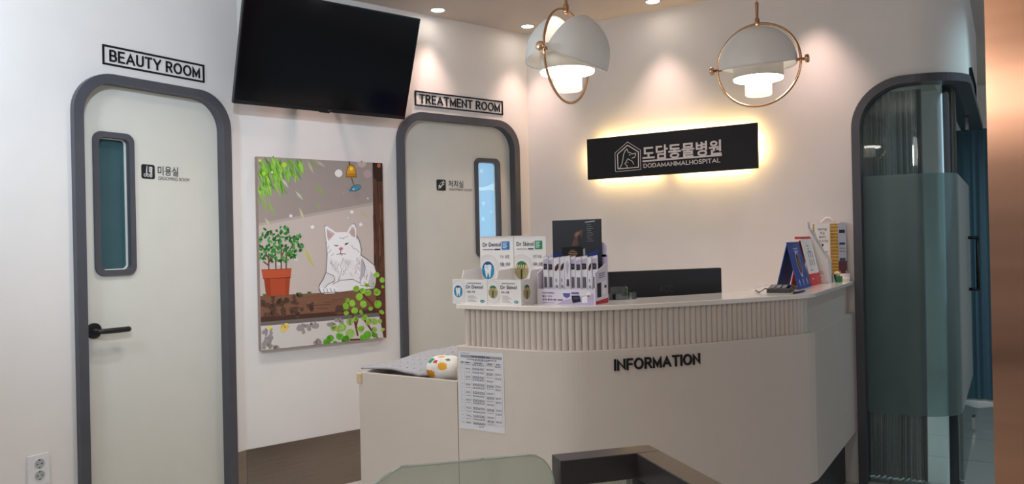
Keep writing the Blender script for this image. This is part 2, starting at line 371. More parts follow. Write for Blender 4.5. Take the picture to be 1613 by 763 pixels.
struct('door_handle', hd, '', '', d1)
sg = MB(); L_ = mat('grey_letter_film', '3a3d40', .5, 0, .05); Bk = mat('black_sign_film', '16171b', .45, 0, .05)
sg.mprism(mL, rrect(2.279, 2.350, 1.754, 1.824, .010), -.03, -.0285, Bk)
W_ = ink('c9cccd')
def icon_map(f, u0, u1, z0, z1): return lambda u, z, d: f(u0+(u1-u0)*u, z0+(z1-z0)*z, d)
im = icon_map(mL, 2.279, 2.350, 1.754, 1.824)
for cx in (.27, .5): sg.strip(im, ell(cx, .25, .115, .115), ell(cx, .25, .065, .065), -.0284, -.028, W_, closed=True)
sg.mpoly(im, [(.36, .34), (.42, .36), (.44, .9), (.40, .93), (.34, .55)], -.028, W_)
sg.mpoly(im, [(.36, .34), (.45, .32), (.40, .5), (.33, .5)], -.0279, W_)
sg.mpoly(im, [(.56, .85), (.80, .86), (.82, .78), (.80, .5), (.80, .18), (.74, .10), (.66, .12), (.62, .22), (.64, .34), (.70, .44), (.56, .46)], -.028, W_)
sg.mpoly(im, [(.69, .16), (.74, .18), (.74, .34), (.70, .30)], -.0277, Bk)
for k in range(6): sg.mpoly(im, [(.57, .52+k*.05), (.70, .53+k*.05), (.70, .545+k*.05), (.57, .535+k*.05)], -.0277, mat('comb_grey', '8f9295', .5, 0, 0))
sg.text('미용실', mL, 2.366, 2.480, 1.775, 1.822, -.0285, -.0285, L_, .012)
sg.text('GROOMING ROOM', mL, 2.368, 2.543, 1.752, 1.769, -.0285, -.0285, L_, .0)
struct('door_sign', sg, '', '', d1)

d2 = door(2, mA, D2, .046, (-.462, -.245, 1.308, 1.984), 'cream door with blue snowflake window beside the back wall', None, pane='blue')
sg = MB(); Bk2 = Bk
sg.mprism(mA, rrect(-.77, -.697, 1.754, 1.826, .010), -.03, -.0285, Bk2)
im = icon_map(mA, -.77, -.697, 1.754, 1.826)
def bar(p, q, w_): dx, dz = q[0]-p[0], q[1]-p[1]; L = math.hypot(dx, dz); nx, nz = -dz/L*w_/2, dx/L*w_/2; return [(p[0]-nx, p[1]-nz), (q[0]-nx, q[1]-nz), (q[0]+nx, q[1]+nz), (p[0]+nx, p[1]+nz)]
sg.mpoly(im, bar((.14, .12), (.30, .30), .05), -.028, W_)
sg.mpoly(im, bar((.28, .29), (.66, .72), .30), -.0279, W_)
sg.mpoly(im, bar((.38, .47), (.58, .70), .16), -.0277, Bk2)
sg.mpoly(im, bar((.52, .80), (.80, .52), .07), -.0276, W_)
sg.mpoly(im, bar((.62, .68), (.78, .84), .09), -.0276, W_)
sg.mpoly(im, bar((.68, .90), (.88, .70), .07), -.0275, W_)
sg.text('처치실', mA, -.676, -.556, 1.778, 1.824, -.0285, -.0285, L_, .012)
sg.text('TREATMENT ROOM', mA, -.675, -.486, 1.755, 1.771, -.0285, -.0285, L_, .0)
struct('door_sign', sg, '', '', d2)

# stainless kick plates
k1 = MB(); k1.mbox(mA, KU+.004, D2['uL']-.002, 0, .306, 0, .006, steel); struct('baseboard_angled', k1, 'tall brushed steel kick plate below the cat picture', 'baseboard')
k2 = MB(); k2.mbox(mL, D1['uR']+.002, KY-.002, 0, .306, 0, .006, steel); k2.mbox(mL, -3.0, D1['uL']-.002, 0, .306, 0, .006, steel); struct('baseboard_left', k2, 'brushed steel kick plate on the grooming room wall', 'baseboard')

# ------------------------------------------------------------------ lettered signs above the doors
def room_sign(name, f, u0, u1, z0, z1, txt, label):
    root = thing(name, f((u0+u1)/2, z0, .012), label, 'sign', 'black letter signs above the doors')
    a = MB(); t = .0085; O = [(u0, z0), (u1, z0), (u1, z1), (u0, z1)]; I = [(u0+t, z0+t), (u1-t, z0+t), (u1-t, z1-t), (u0+t, z1-t)]
    a.strip(f, O, I, .001, .006, black_letter, closed=True); a.obj('sign_frame', root)
    b = MB(); signtext(b, txt, f, u0+.034, u1-.027, z0+.019, z1-.019, .001, .006, black_letter, .145); b.obj('lettering', root)
room_sign('room_sign', mL, 2.077, 2.622, 2.27, 2.363, 'BEAUTY ROOM', 'black framed BEAUTY ROOM sign above the left door')
room_sign('room_sign', mA, -.941, -.228, 2.287, 2.383, 'TREATMENT ROOM', 'black framed TREATMENT ROOM sign beside the television')

# ------------------------------------------------------------------ wall outlet
sk = thing('wall_socket', mL(1.757, .41, .0), 'white double wall socket beside the grooming room door', 'socket')
a = MB(); a.mprism(mL, rrect(1.711, 1.800, .408, .541, .004), .001, .011, mat('socket_plastic', 'dedfe0', .3)); a.obj('plate', sk, bevel=.0015)
for zc in (.500, .450):
    a = MB(); c = mL(1.758, zc, .0105)
    a.lathe(c, (1, 0, 0), [(.0235, 0), (.0235, .0015), (.021, .0018), (.0205, .0003)], mat('socket_plastic', 'dedfe0', .3), 28)
    a.mpoly(mL, ell(1.758, zc, .0205, .0205, 24), .0112, mat('socket_recess_shade', 'a9adb0', .4))  # flat disc, greyed to stand for shade inside the well
    for du, dz in ((-.0095, 0), (.0095, 0), (0, .0165), (0, -.0165)):
        a.mpoly(mL, ell(1.758+du, zc+dz, .003, .003, 12), .0114, black_matte)
    a.obj('socket_well', sk)

# ------------------------------------------------------------------ television (tilted forward on its bracket)
tvd = .15
u0, u1 = -2.153, -1.112; zb, zt = 2.164, 2.728
tilt = Vector((DY*.2, -DX*.2, zt-zb)); TVH = tilt.length; tu = tilt.normalized(); tn = Vector((DX, DY, 0)).cross(tu).normalized()
tb = mA(u0, zb, tvd)
if tn.dot(Vector((DY, -DX, 0))) < 0: tn = -tn
TVW = u1-u0
def mT(u, z, d): return tb+Vector((DX, DY, 0))*u+tu*z+tn*d
tv = thing('television', mA((u0+u1)/2, zb, .02), 'large black television tilted forward above the cat picture', 'television')
tvb = mat('tv_plastic', '101114', .3, 0, .05)
a = MB(); a.mbox(mT, 0, TVW, 0, TVH, -.028, -.002, tvb); a.mbox(mT, .2, TVW-.2, .06, TVH-.16, -.055, -.028, tvb); a.obj('housing', tv, bevel=.003)
a = MB(); a.strip(mT, [(0, 0), (TVW, 0), (TVW, TVH), (0, TVH)], [(.007, .020), (TVW-.007, .020), (TVW-.007, TVH-.007), (.007, TVH-.007)], -.004, .002, mat('tv_bezel', '14161b', .25, 0, .04), closed=True)
a.text('TCL', mT, TVW*.512, TVW*.535, .006, .0125, .0024, .0024, ink('8a9099')); a.obj('bezel', tv)
a = MB(); a.mbox(mT, .006, TVW-.006, .019, TVH-.006, -.003, 0, mat('tv_screen', '04050a', .12, 0, 0, spec=.35)); a.obj('screen', tv)
a = MB(); a.mbox(mT, TVW*.5-.03, TVW*.5+.03, -.006, 0, -.02, -.004, tvb); a.obj('sensor_bump', tv)
a = MB(); a.mbox(mA, (u0+u1)/2-.15, (u0+u1)/2+.15, 2.30, 2.56, .001, .02, black_matte)
for q in (-.1, .1):
    p0 = mA((u0+u1)/2+q, 2.35, .02); p1 = mA((u0+u1)/2+q, 2.50, .02)
    a.tube([p0, mT(TVW/2+q, .18, -.05)], .012, black_matte); a.tube([p1, mT(TVW/2+q, .40, -.05)], .012, black_matte)
a.obj('wall_bracket', tv)

# ------------------------------------------------------------------ cat picture on the angled wall
def pm(X, Y): return at_a(400+X/4.767, 240+Y/4.767, .04)       # crop of the picture -> wall plane
PU0, PU1, PZ0, PZ1 = -1.987, -1.207, .842, 1.905
pic = thing('wall_picture', mA((PU0+PU1)/2, PZ0, .012), 'canvas picture of a white cat beside a potted plant', 'picture')
a = MB(); a.mbox(mA, PU0, PU1, PZ0, PZ1, .003, .039, mat('canvas_edge', '9c8a80', .75, 0, .04, 30)); a.obj('canvas', pic)
a = MB(); n_l = [0]
def clip(p): return (min(max(p[0], PU0+.001), PU1-.001), min(max(p[1], PZ0+.001), PZ1-.001))
def pp(pts, h, lay):
    n_l[0] += 1
    a.mpoly(mA, [clip(pm(*q)) for q in pts], .0392+lay*.0004+n_l[0]*2e-7, ink(h, .7))
def pe(cx, cy, rx, ry, h, lay, rot=0, n=14): pp(ell(cx, cy, rx, ry, n, rot), h, lay)
def pl(p, q, w_, h, lay): pp(bar(p, q, w_), h, lay)
pp([(0, 0), (1000, 40), (1000, 1450), (0, 1530)], 'c6b8b1', 0)
pp([(0, 0), (1000, 40), (1000, 362), (700, 412), (380, 470), (0, 535)], 'a1948e', .5)
pp([(0, 535), (380, 470), (700, 412), (1000, 362), (1000, 385), (700, 432), (380, 490), (0, 556)], 'b4a7a0', .6)
pp([(30, 1285), (1000, 1195), (1000, 1470), (30, 1540)], 'd0cac6', .7)
pp([(30, 1275), (1000, 1190), (1000, 1230), (30, 1308)], '6f6864', .8)
pp([(30, 1082), (480, 1058), (760, 1030), (1000, 1010), (1000, 1200), (700, 1225), (300, 1255), (30, 1278)], '7d5743', 1)
pp([(30, 1240), (500, 1205), (1000, 1165), (1000, 1200), (30, 1278)], '4c3228', 1.1)
rnd = random.Random(3)
for i in range(46):
    x = rnd.uniform(40, 960); y = 1090-(x*.065)+rnd.uniform(5, 170); L = rnd.uniform(40, 170)
    pl((x, y), (x+L, y-L*.07+rnd.uniform(-5, 5)), rnd.uniform(1.5, 5), rnd.choice(['54382b', '7d5744', '4a2f25', '85604c']), 1.2)
pp([(890, 60), (985, 60), (1000, 1450), (975, 1450), (905, 1040)], '59392c', 1.3)
for i in range(34):
    x = rnd.uniform(893, 975); y = rnd.uniform(80, 900); L = rnd.uniform(50, 220)
    pl((x, y), (x+L*.03, y+L), rnd.uniform(2, 7), rnd.choice(['3f271e', '724b39', '805844', '2f1d17']), 1.4)
pp([(893, 80), (970, 80), (975, 215), (930, 225), (900, 190)], '34201a', 1.45); pe(938, 100, 14, 16, 'c0634a', 1.5)
pl((893, 80), (908, 1040), 4, '2c1a14', 1.6)
for cx, cy, s_ in ((120, 1150, 60), (180, 1110, 70), (230, 1130, 50), (330, 1100, 62), (320, 1160, 70), (300, 1210, 50), (440, 1160, 42), (120, 1210, 66), (200, 1200, 50), (80, 1140, 40), (640, 1180, 35)):
    for k in range(6): pe(cx+rnd.uniform(-s_, s_)*.6, cy+rnd.uniform(-s_, s_)*.5, rnd.uniform(12, 26), rnd.uniform(12, 22), '5a4034', 1.7, rnd.uniform(0, 3), 9)
for cx, cy, s_ in ((95, 1360, 60), (80, 1420, 50), (100, 1450, 40), (350, 1330, 45), (400, 1310, 50), (450, 1290, 40), (590, 1300, 45), (640, 1280, 45), (480, 1430, 40), (240, 1320, 30), (160, 1470, 25), (110, 1400, 30)):
    for k in range(6): pe(cx+rnd.uniform(-s_, s_)*.7, cy+rnd.uniform(-s_, s_)*.5, rnd.uniform(10, 24), rnd.uniform(10, 20), '9b9391', 1.7, rnd.uniform(0, 3), 9)
for k in range(8): pe(222+rnd.uniform(-28, 28), 1315+rnd.uniform(-26, 26), 18, 16, 'e6c76a', 1.8, rnd.uniform(0, 3), 9)
pe(118, 1317, 15, 16, 'ecd65f', 1.8)
# hanging leaves, top left
for i in range(150):
    x = abs(rnd.gauss(0, 165))+30; y = 30+rnd.uniform(0, 1)*max(30, 330-x*.75); L = rnd.uniform(50, 140); t = rnd.uniform(.05, .75)
    if x > 420: continue
    g = rnd.choice(['6fae2e', '8cc63f', '5a9a2a', 'a5d35c', '79b043', '4f8a28', '93c05c'])
    c_, s_ = math.sin(t), math.cos(t); w_ = rnd.uniform(5, 11)
    pp([(x, y), (x+c_*L*.4+w_, y+s_*L*.4), (x+c_*L, y+s_*L), (x+c_*L*.4-w_, y+s_*L*.4)], g, 2)
for x, y, x2, y2, h_ in ((460, 60, 540, 115, 'b9b79a'), (400, 60, 450, 165, 'b8b690'), (205, 190, 260, 270, 'c2cdb0'), (310, 290, 370, 360, 'c0c8b0'), (455, 225, 530, 335, '93a860'), (470, 360, 495, 450, '9aa377'), (340, 415, 380, 520, 'cbc2a4'), (100, 350, 155, 480, '93b456'), (60, 330, 100, 460, '8fae55'), (380, 720, 430, 820, 'c5c85a'), (395, 760, 455, 870, 'c3bf66'), (800, 430, 850, 490, 'b6bd8c'), (80, 490, 130, 570, 'bfc39a')):
    mx, my = (x+x2)/2, (y+y2)/2; pp([(x, y), (mx+9, my-6), (x2, y2), (mx-9, my+6)], h_, 2.1)
for x, y, r_, h_ in ((228, 95, 19, 'b7dd3c'), (45, 62, 11, 'c5e04c'), (75, 160, 16, 'a9d534'), (136, 150, 8, 'd6e8b8'), (636, 158, 29, 'f0ece8'), (277, 478, 12, 'e6e0dc'), (439, 562, 14, 'efebe8'), (735, 449, 13, 'f0ecea'), (802, 543, 13, 'efeae8'), (315, 800, 15, 'd9d0cb'), (855, 347, 8, 'cdc3be'), (853, 163, 32, 'b79f9f'), (765, 113, 15, 'b59a92'), (810, 78, 36, 'c9adad'), (775, 325, 28, '9c8e89'), (188, 840, 14, 'd3cac5'), (705, 492, 8, 'd6ceca'), (675, 303, 6, 'b4a9a4')): pe(x, y, r_, r_, h_, 2.2)
# bell chime with fish
pl((716, 70), (717, 95), 8, '3a2c24', 2.3)
pp([(688, 188), (694, 140), (702, 108), (716, 92), (738, 92), (757, 108), (768, 150), (774, 188)], '8a5a18', 2.3)
pp([(693, 182), (700, 140), (708, 112), (720, 98), (736, 98), (752, 112), (762, 150), (768, 182)], 'dda02e', 2.4)
pp([(693, 182), (696, 158), (764, 158), (768, 182)], 'bd7f22', 2.5); pe(731, 124, 13, 14, 'f6e24e', 2.5)
pl((732, 190), (750, 245), 6, '3a3a3a', 2.3)
pe(765, 268, 42, 24, '2f5a6c', 2.4, -.35); pe(767, 267, 37, 19, '4f8ba4', 2.5, -.35); pp([(735, 285), (707, 275), (726, 305)], '458098'[:6], 2.45)
pe(748, 278, 9, 9, '8fc6d6', 2.6)
# potted shrub
for p, q in (((112, 880), (110, 760)), ((110, 800), (60, 700)), ((112, 830), (150, 720)), ((165, 880), (160, 740)), ((205, 878), (205, 700)), ((205, 790), (245, 690)), ((242, 876), (245, 740)), ((245, 770), (300, 690)), ((70, 820), (110, 850))): pl(p, q, 10, '6b4a3c', 2.3)
for cx, cy, s_ in ((75, 640, 40), (110, 610, 40), (70, 720, 40), (130, 680, 45), (205, 590, 45), (240, 590, 30), (200, 650, 45), (250, 650, 35), (320, 640, 35), (300, 690, 40), (330, 720, 35), (230, 740, 45), (150, 740, 45), (100, 740, 50), (180, 700, 50), (265, 760, 40), (60, 780, 25), (150, 800, 30), (230, 800, 35), (290, 770, 28)):
    for k in range(9):
        x, y = cx+rnd.uniform(-s_, s_), cy+rnd.uniform(-s_, s_)*.8
        pe(x, y, rnd.uniform(11, 17), rnd.uniform(7, 10), rnd.choice(['2f6a2c', '3d7f38', '4c9646', '27572a', '58a450']), 2.4, rnd.uniform(0, 3), 10)
pp([(74, 945), (272, 938), (262, 1076), (92, 1082)], 'b14a2b', 2.5); pp([(74, 945), (120, 943), (130, 1080), (92, 1082)], '9c3d22', 2.55); pp([(235, 940), (272, 938), (262, 1076), (238, 1077)], 'a04226', 2.55)
pp([(56, 884), (282, 874), (276, 942), (68, 952)], 'bc5433', 2.6); pl((68, 951), (276, 941), 6, '7e3019', 2.65); pl((56, 884), (282, 874), 4, '7e3019', 2.65)
for x, y in ((80, 1072), (415, 1055), (345, 1062)): pe(x, y, 16, 8, '3f7a36', 2.6)
# white cat
OUT = '6d6a70'; WH = 'eae6e7'
body = [(560, 620), (545, 690), (552, 760), (548, 850), (545, 900), (520, 960), (495, 1000), (490, 1020), (505, 1055), (560, 1060), (640, 1050), (720, 1040), (900, 1022), (912, 980), (915, 900), (900, 850), (850, 810), (800, 775), (803, 730), (790, 670), (765, 625)]
pp([(x+(6 if x > 650 else -6), y+(4 if y > 1000 else -4)) for x, y in body], OUT, 3); pp(body, WH, 3.1)
head = [(545, 700), (548, 650), (575, 625), (620, 602), (690, 600), (740, 625), (785, 670), (803, 735), (798, 780), (760, 805), (690, 820), (630, 818), (575, 795), (552, 760)]
pp(head, 'f0edee', 3.2)
for ear in ([(532, 560), (545, 552), (580, 575), (622, 605), (565, 680), (548, 690), (536, 620)], [(695, 610), (715, 565), (740, 540), (755, 542), (770, 575), (768, 660), (740, 640)]):
    pp([(x+(3 if x > 650 else -3), y-4) for x, y in ear], OUT, 3.15); pp(ear, 'f0edee', 3.25)
pp([(545, 575), (575, 592), (608, 612), (560, 668), (548, 630)], 'cdb3b0', 3.3); pp([(712, 605), (735, 560), (752, 565), (760, 600), (758, 645), (735, 628)], 'cdb3b0', 3.3)
for k in range(6): pl((552+k*6, 590+k*6), (556+k*6, 650-k*3), 3, 'b2989a', 3.35); pl((722+k*6, 590-k*3), (735+k*5, 630), 3, 'b2989a', 3.35)
pp([(595, 692), (615, 700), (632, 699), (630, 706), (612, 706)], '2e2b2e', 3.4); pp([(678, 692), (690, 684), (712, 678), (706, 688), (688, 698)], '2e2b2e', 3.4)
pp([(636, 722), (650, 714), (670, 718), (664, 734), (652, 742), (640, 732)], 'c9797c', 3.4)
for p, q in (((652, 742), (650, 762)), ((650, 762), (620, 768)), ((650, 762), (690, 764)), ((650, 770), (665, 772))): pl(p, q, 5, '5a4a4e', 3.4)
for (x, y, L, t) in ((640, 640, 40, .3), (670, 645, 40, -.4), (730, 700, 40, .9), (760, 720, 45, .8), (580, 730, 35, 2.2), (600, 760, 30, 2.4), (560, 700, 30, 1.8)): pl((x, y), (x+L*math.cos(t), y+L*math.sin(t)), 6, 'bdb9be', 3.35)
for i in range(110):
    x = rnd.uniform(570, 880); y = rnd.uniform(790, 1010)
    if x > 790 and y < 830+(x-790)*.4: continue
    L = rnd.uniform(18, 48); t = rnd.uniform(.8, 2.2); pl((x, y), (x+L*math.cos(t), y+L*math.sin(t)), rnd.uniform(3, 7), rnd.choice(['c4c0c6', 'd6d2d6', 'aeaab2', 'f6f4f4']), 3.3)
pp([(805, 800), (830, 850), (820, 930), (790, 1000), (800, 900)], 'b7b3bb', 3.32); pp([(880, 900), (912, 930), (905, 1015), (850, 1010)], 'c3bfc6', 3.32)
pp([(545, 905), (600, 925), (610, 960), (560, 990), (520, 1030), (500, 1020), (520, 960)], 'dedadd', 3.4)
pp([(590, 985), (640, 962), (740, 955), (800, 985), (780, 1030), (640, 1048), (590, 1030)], 'e9e6e8', 3.42)
pp([(505, 1020), (560, 1000), (620, 1015), (632, 1040), (600, 1060), (530, 1064), (508, 1050)], 'f0eeee', 3.45)
for p, q in (((545, 905), (600, 930)), ((600, 930), (606, 965)), ((606, 965), (560, 990)), ((560, 990), (525, 1025)), ((590, 990), (650, 962)), ((650, 962), (740, 955)), ((740, 955), (800, 985)), ((520, 1030), (530, 1060)), ((545, 1022), (556, 1058)), ((572, 1020), (584, 1055)), ((600, 1025), (610, 1050)), ((508, 1058), (630, 1050)), ((800, 1000), (900, 1015)), ((812, 800), (835, 860)), ((835, 860), (825, 930))): pl(p, q, 5, '77737a', 3.5)
# bright shrub, lower right
for p, q in (((930, 900), (945, 1000)), ((945, 1000), (985, 1100)), ((985, 1100), (985, 1390)), ((800, 1050), (880, 1130)), ((880, 1130), (975, 1240)), ((760, 1290), (780, 1380)), ((780, 1250), (765, 1310)), ((830, 1260), (890, 1350)), ((890, 1350), (930, 1400)), ((720, 1410), (830, 1405)), ((735, 1200), (770, 1320))): pl(p, q, 13, '6a2f22', 3.6)
for cx, cy, s_, hs in ((770, 1030, 25, 0), (815, 1040, 22, 0), (855, 1060, 25, 0), (850, 1000, 16, 0), (925, 1050, 28, 0), (930, 1140, 30, 0), (970, 1010, 14, 0), (790, 1090, 30, 0), (820, 1140, 30, 0), (700, 1110, 20, 0), (685, 1155, 26, 0), (735, 1140, 28, 0), (755, 1190, 28, 0), (695, 1205, 20, 0), (805, 1200, 16, 0), (880, 1180, 18, 0), (830, 1240, 26, 0), (860, 1270, 30, 1), (905, 1270, 26, 1), (945, 1270, 18, 1), (715, 1270, 30, 1), (760, 1250, 20, 0), (640, 1330, 36, 1), (600, 1320, 24, 1), (660, 1310, 30, 1), (720, 1360, 40, 1), (690, 1400, 36, 2), (570, 1400, 28, 2), (640, 1380, 32, 2), (800, 1330, 30, 1), (850, 1370, 34, 2), (900, 1330, 24, 1), (905, 1375, 24, 2), (960, 1200, 16, 1), (965, 1330, 16, 1), (820, 1400, 30, 2), (540, 1435, 30, 2), (610, 1440, 22, 2), (920, 920, 22, 0), (960, 960, 22, 0), (900, 985, 12, 0)):
    hs_ = (['8fc63c', '9bd04a', '84ba34'], ['9dbf5a', '8cb83c', 'a3c968'], ['5fae2a', '6fbb34', '58a028'])[hs]
    for k in range(2): pe(cx+rnd.uniform(-6, 6), cy+rnd.uniform(-6, 6), s_*rnd.uniform(.75, 1.05), s_*rnd.uniform(.6, .95), hs_[rnd.randrange(3)], 3.7, rnd.uniform(0, 3), 11)
a.obj('print', pic)
for X in (162, 828):
    a = MB(); u, z = pm(X, 30+(X-162)*.055); p = mA(u, PZ1, .012); a.tube([p, p+Vector((0, 0, .009)), mA(u, PZ1+.008, .001)], .0025, steel, 8); a.obj('hanging_hook', pic)

# ------------------------------------------------------------------ back-lit wall sign
SX0, SX1, SZ0, SZ1 = -2.387, -1.258, 1.8135, 2.085
sn = thing('wall_sign', (-1.82, 4.75, SZ0), 'black animal hospital sign with warm backlight glow', 'sign')
a = MB(); a.mbox(mB, SX0, SX1, SZ0, SZ1, .040, .062, mat('sign_panel_black', '131112', .5, 0, .06, 30, spec=.3)); a.obj('panel', sn, bevel=.0015)
a = MB()
def rod(x0, x1, z0, z1): a.mbox(mB, x0, x1, z0, z1, .028, .0395, led)
rod(SX0+.07, SX1-.03, SZ1-.032, SZ1-.024); rod(SX0+.05, SX0+.5, SZ0+.024, SZ0+.032); rod(SX0+.62, SX1-.05, SZ0+.024, SZ0+.032); rod(SX1-.032, SX1-.024, SZ0+.05, SZ1-.05)
rod(SX0+.024, SX0+.028, SZ0+.06, SZ1-.06)
a.obj('led_strip', sn)
for x in (SX0+.1, SX1-.1):
    for z in (SZ0+.08, SZ1-.08): a = MB(); a.tube([(x, YB, z), (x, YB-.04, z)], .007, steel, 10); a.obj('standoff', sn)
def sm(X, Y): p = at_y(960+X/8.489, 200+Y/8.489, YB-.0625); return (p.x, p.z)
SW = mat('sign_white_acrylic', 'd5cfcd', .4, 0, .02)
a = MB()
def spoly(pts, d=.0635): a.mpoly(mB, [sm(*q) for q in pts], d, SW)
def sline(pts, w_, d=.0637, closed=False):
    pts = list(pts)+([pts[0]] if closed else [])
    for i in range(len(pts)-1): spoly(bar(pts[i], pts[i+1], w_), d+i*1e-6)
    for p in pts: spoly(ell(p[0], p[1], w_/2, w_/2, 10), d+2e-5)
sline([(75, 350), (243, 202), (415, 310), (420, 570), (90, 600), (80, 590)], 7, closed=True)
sline([(108, 365), (243, 245), (388, 335), (390, 540), (115, 562)], 13, closed=True)
sline([(140, 552), (165, 505), (180, 440), (190, 370), (210, 320), (236, 295), (250, 340), (280, 345), (302, 365), (352, 352), (350, 380), (335, 408), (302, 418)], 10)
sline([(236, 545), (240, 525), (212, 500), (208, 488), (225, 475), (228, 455), (250, 425), (268, 440), (300, 455), (318, 480), (322, 500)], 9)
spoly(ell(272, 375, 10, 9, 12)); spoly(ell(248, 478, 7, 5, 10))
a.obj('dog_and_cat_emblem', sn)
a = MB()
p0, p1, p2, p3 = sm(445, 440), sm(1500, 330), sm(445, 260), sm(1500, 180)
a.text('도담동물병원', mB, p0[0], p1[0], (p0[1]+p1[1])/2-.012, (p2[1]+p3[1])/2+.002, .0624, .066, SW, .024)
za = (sm(445, 470)[1]+sm(1505, 390)[1])/2; zb_ = (sm(445, 448)[1]+sm(1505, 368)[1])/2
a.mbox(mB, p0[0], p1[0]+.001, za, zb_, .0624, .066, SW)
q0, q1 = sm(457, 552), sm(1483, 475)
signtext(a, 'DODAMANIMALHOSPITAL', mB, q0[0], q1[0], (q0[1]+q1[1])/2, (sm(457, 492)[1]+sm(1483, 415)[1])/2, .0624, .066, SW, .16, .26)
a.obj('lettering', sn)

# ------------------------------------------------------------------ arched glazed front on the right
ar = thing('door_3', (-.48, YB, 0), 'glazed room front in an arched graphite frame, curved round the corner', 'glass front'); ar['kind'] = 'structure'
fwid = .044
def arch_pts(off):
    r = AR-off; out = [(AX0+off-RCX, 0)]
    for i in range(15): t = pi-(pi/2)*i/14; out.append((AX0+AR+r*math.cos(t)-RCX, AZ-AR+r*math.sin(t)))
    base = AX0+AR-RCX
    for s in srange(base+.001, SEND)[0:]: out.append((s, AZ-off))
    return out
a = MB(); a.strip(mC, arch_pts(0), arch_pts(fwid), -.095, .02, frame_paint); struct('arch_frame', a, '', '', ar)
gl = glass('tinted_glass', 'e6f1f2', .02)
GD = -.055
a = MB(); ss = srange(AX0+.04-RCX, RC*pi/2+.03)
a.strip(mC, [(s, 2.235) for s in ss], [(s, .004) for s in ss], GD-.01, GD, gl, smooth=True); g_ = struct('curved_pane', a, '', '', ar)
frost = glass('frosted_film', 'b4cccc', .35, .42, '98b6b8')
a = MB(); ss2 = srange(AX0+.045-RCX, RC*pi/2+.028)
n = len(ss2); a.add([mC(s, .40, GD+.002) for s in ss2]+[mC(s, 1.735, GD+.002) for s in ss2], [[i, i+1, n+i+1, n+i] for i in range(n-1)], frost, True)
f_ = struct('frosted_band', a, '', '', g_)
a = MB(); S0, S1 = RC*pi/2+.04, RC*pi/2+6.45-RCY
a.strip(mC, [(S0, 2.225), (S1, 2.225)], [(S0, .008), (S1, .008)], GD-.01, GD, gl); gd = struct('glass_leaf', a, '', '', ar)
a = MB(); a.add([mC(S0, .40, GD+.002), mC(S1, .40, GD+.002), mC(S1, 1.735, GD+.002), mC(S0, 1.735, GD+.002)], [[0, 1, 2, 3]], frost); struct('frosted_band', a, '', '', gd)
a = MB(); hs = RC*pi/2+6.18-RCY
for sgn, b0 in ((1, GD), (-1, GD-.01)):
    A = [mC(hs, 1.37, b0), mC(hs, 1.37, b0+sgn*.055), mC(hs, 1.02, b0+sgn*.055), mC(hs, 1.02, b0)]
    for p, q in zip(A[:-1], A[1:]): a.tube([p, q], .011, black_matte, 10)
    for p in A[1:3]: a.lathe(p-Vector((0, 0, .011)), (0, 0, 1), [(.011, 0), (.011, .022)], black_matte, 10)
struct('pull_handle', a, '', '', gd)
a = MB(); S2 = RC*pi/2+7.30-RCY
a.strip(mC, [(S1+.006, 2.225), (S2, 2.225)], [(S1+.006, .004), (S2, .004)], GD-.01, GD, gl); gp = struct('fixed_pane', a, '', '', ar)
for z0 in (.02, 2.13):
    a = MB(); a.mbox(mC, S1-.05, S1+.05, z0, z0+.085, GD-.02, GD+.01, mat('chrome_clamp', 'c9cccf', .15, 1, .02)); struct('glass_clamp', a, '', '', gp)

# pleated curtain behind the curved glass
cu = mat('charcoal_curtain', 'c4bcba', .85, 0, .08, 60)
a = MB(); NP, NZ = 220, 30; vs, fs = [], []
for j in range(NZ+1):
    z = .006+2.214*j/NZ
    for i in range(NP+1):
        t = i/NP; low = max(0, (.9-z)/.9)
        s = -.34+(.50-.03*low)*t
        ph = t*2*pi*17+.9*math.sin(t*9)+low*1.6*math.sin(t*6)
        amp = .014+.010*math.sin(t*23+1)+.006*low
        p = plan(s, -.165-.03*t); nrm = (plan(s, 0)-plan(s, -.1)).normalized()
        vs.append((p.x+nrm.x*amp*math.sin(ph), p.y+nrm.y*amp*math.sin(ph), z))
for j in range(NZ):
    for i in range(NP): k = j*(NP+1)+i; fs.append([k, k+1, k+NP+2, k+NP+1])
a.add(vs, fs, cu, True); o = a.obj('pleated_curtain'); tag(o, 'charcoal pleated curtain hanging behind the curved arched glass', 'curtain')
# dark blue curtain across the far passage
nb = mat('blue_teal_curtain', '33505f', .8, 0, .06, 40)
a = MB(); vs, fs = [], []; NP = 160
for j, z in enumerate((.015, .8, 1.6, 2.266)):
    for i in range(NP+1):
        t = i/NP; x = -.37+.52*t; vs.append((x, 7.62+.012*math.sin(t*2*pi*7)+.004*math.sin(t*50), z))
for j in range(3):
    for i in range(NP): k = j*(NP+1)+i; fs.append([k, k+1, k+NP+2, k+NP+1])
a.add(vs, fs, nb, True); o = a.obj('passage_curtain'); tag(o, 'long blue-grey curtain closing off the passage behind the glass door', 'curtain')
# edge-on sign above the passage header
a = MB(); PXW = PX
ps = thing('projecting_sign', (PXW+.012, 5.8, 2.285), 'dark framed sign seen edge-on above the passage glass', 'sign')
mP = lambda u, z, d: Vector((PXW+d, u, z))
a.strip(mP, [(5.42, 2.29), (6.15, 2.29), (6.15, 2.385), (5.42, 2.385)], [(5.43, 2.30), (6.14, 2.30), (6.14, 2.375), (5.43, 2.375)], .001, .016, black_letter, closed=True); a.obj('sign_frame', ps)
a = MB(); a.mbox(mP, 5.43, 6.14, 2.30, 2.375, .001, .006, mat('dark_grey_panel', '55565a', .5)); a.obj('sign_panel', ps)

# copper-coloured steel column in front of the passage
a = MB(); a.box((-.0505, 2.6, 0), (.42, 2.95, CZ), copper); struct('trim_1', a, 'copper toned brushed steel column at the right edge', 'column')

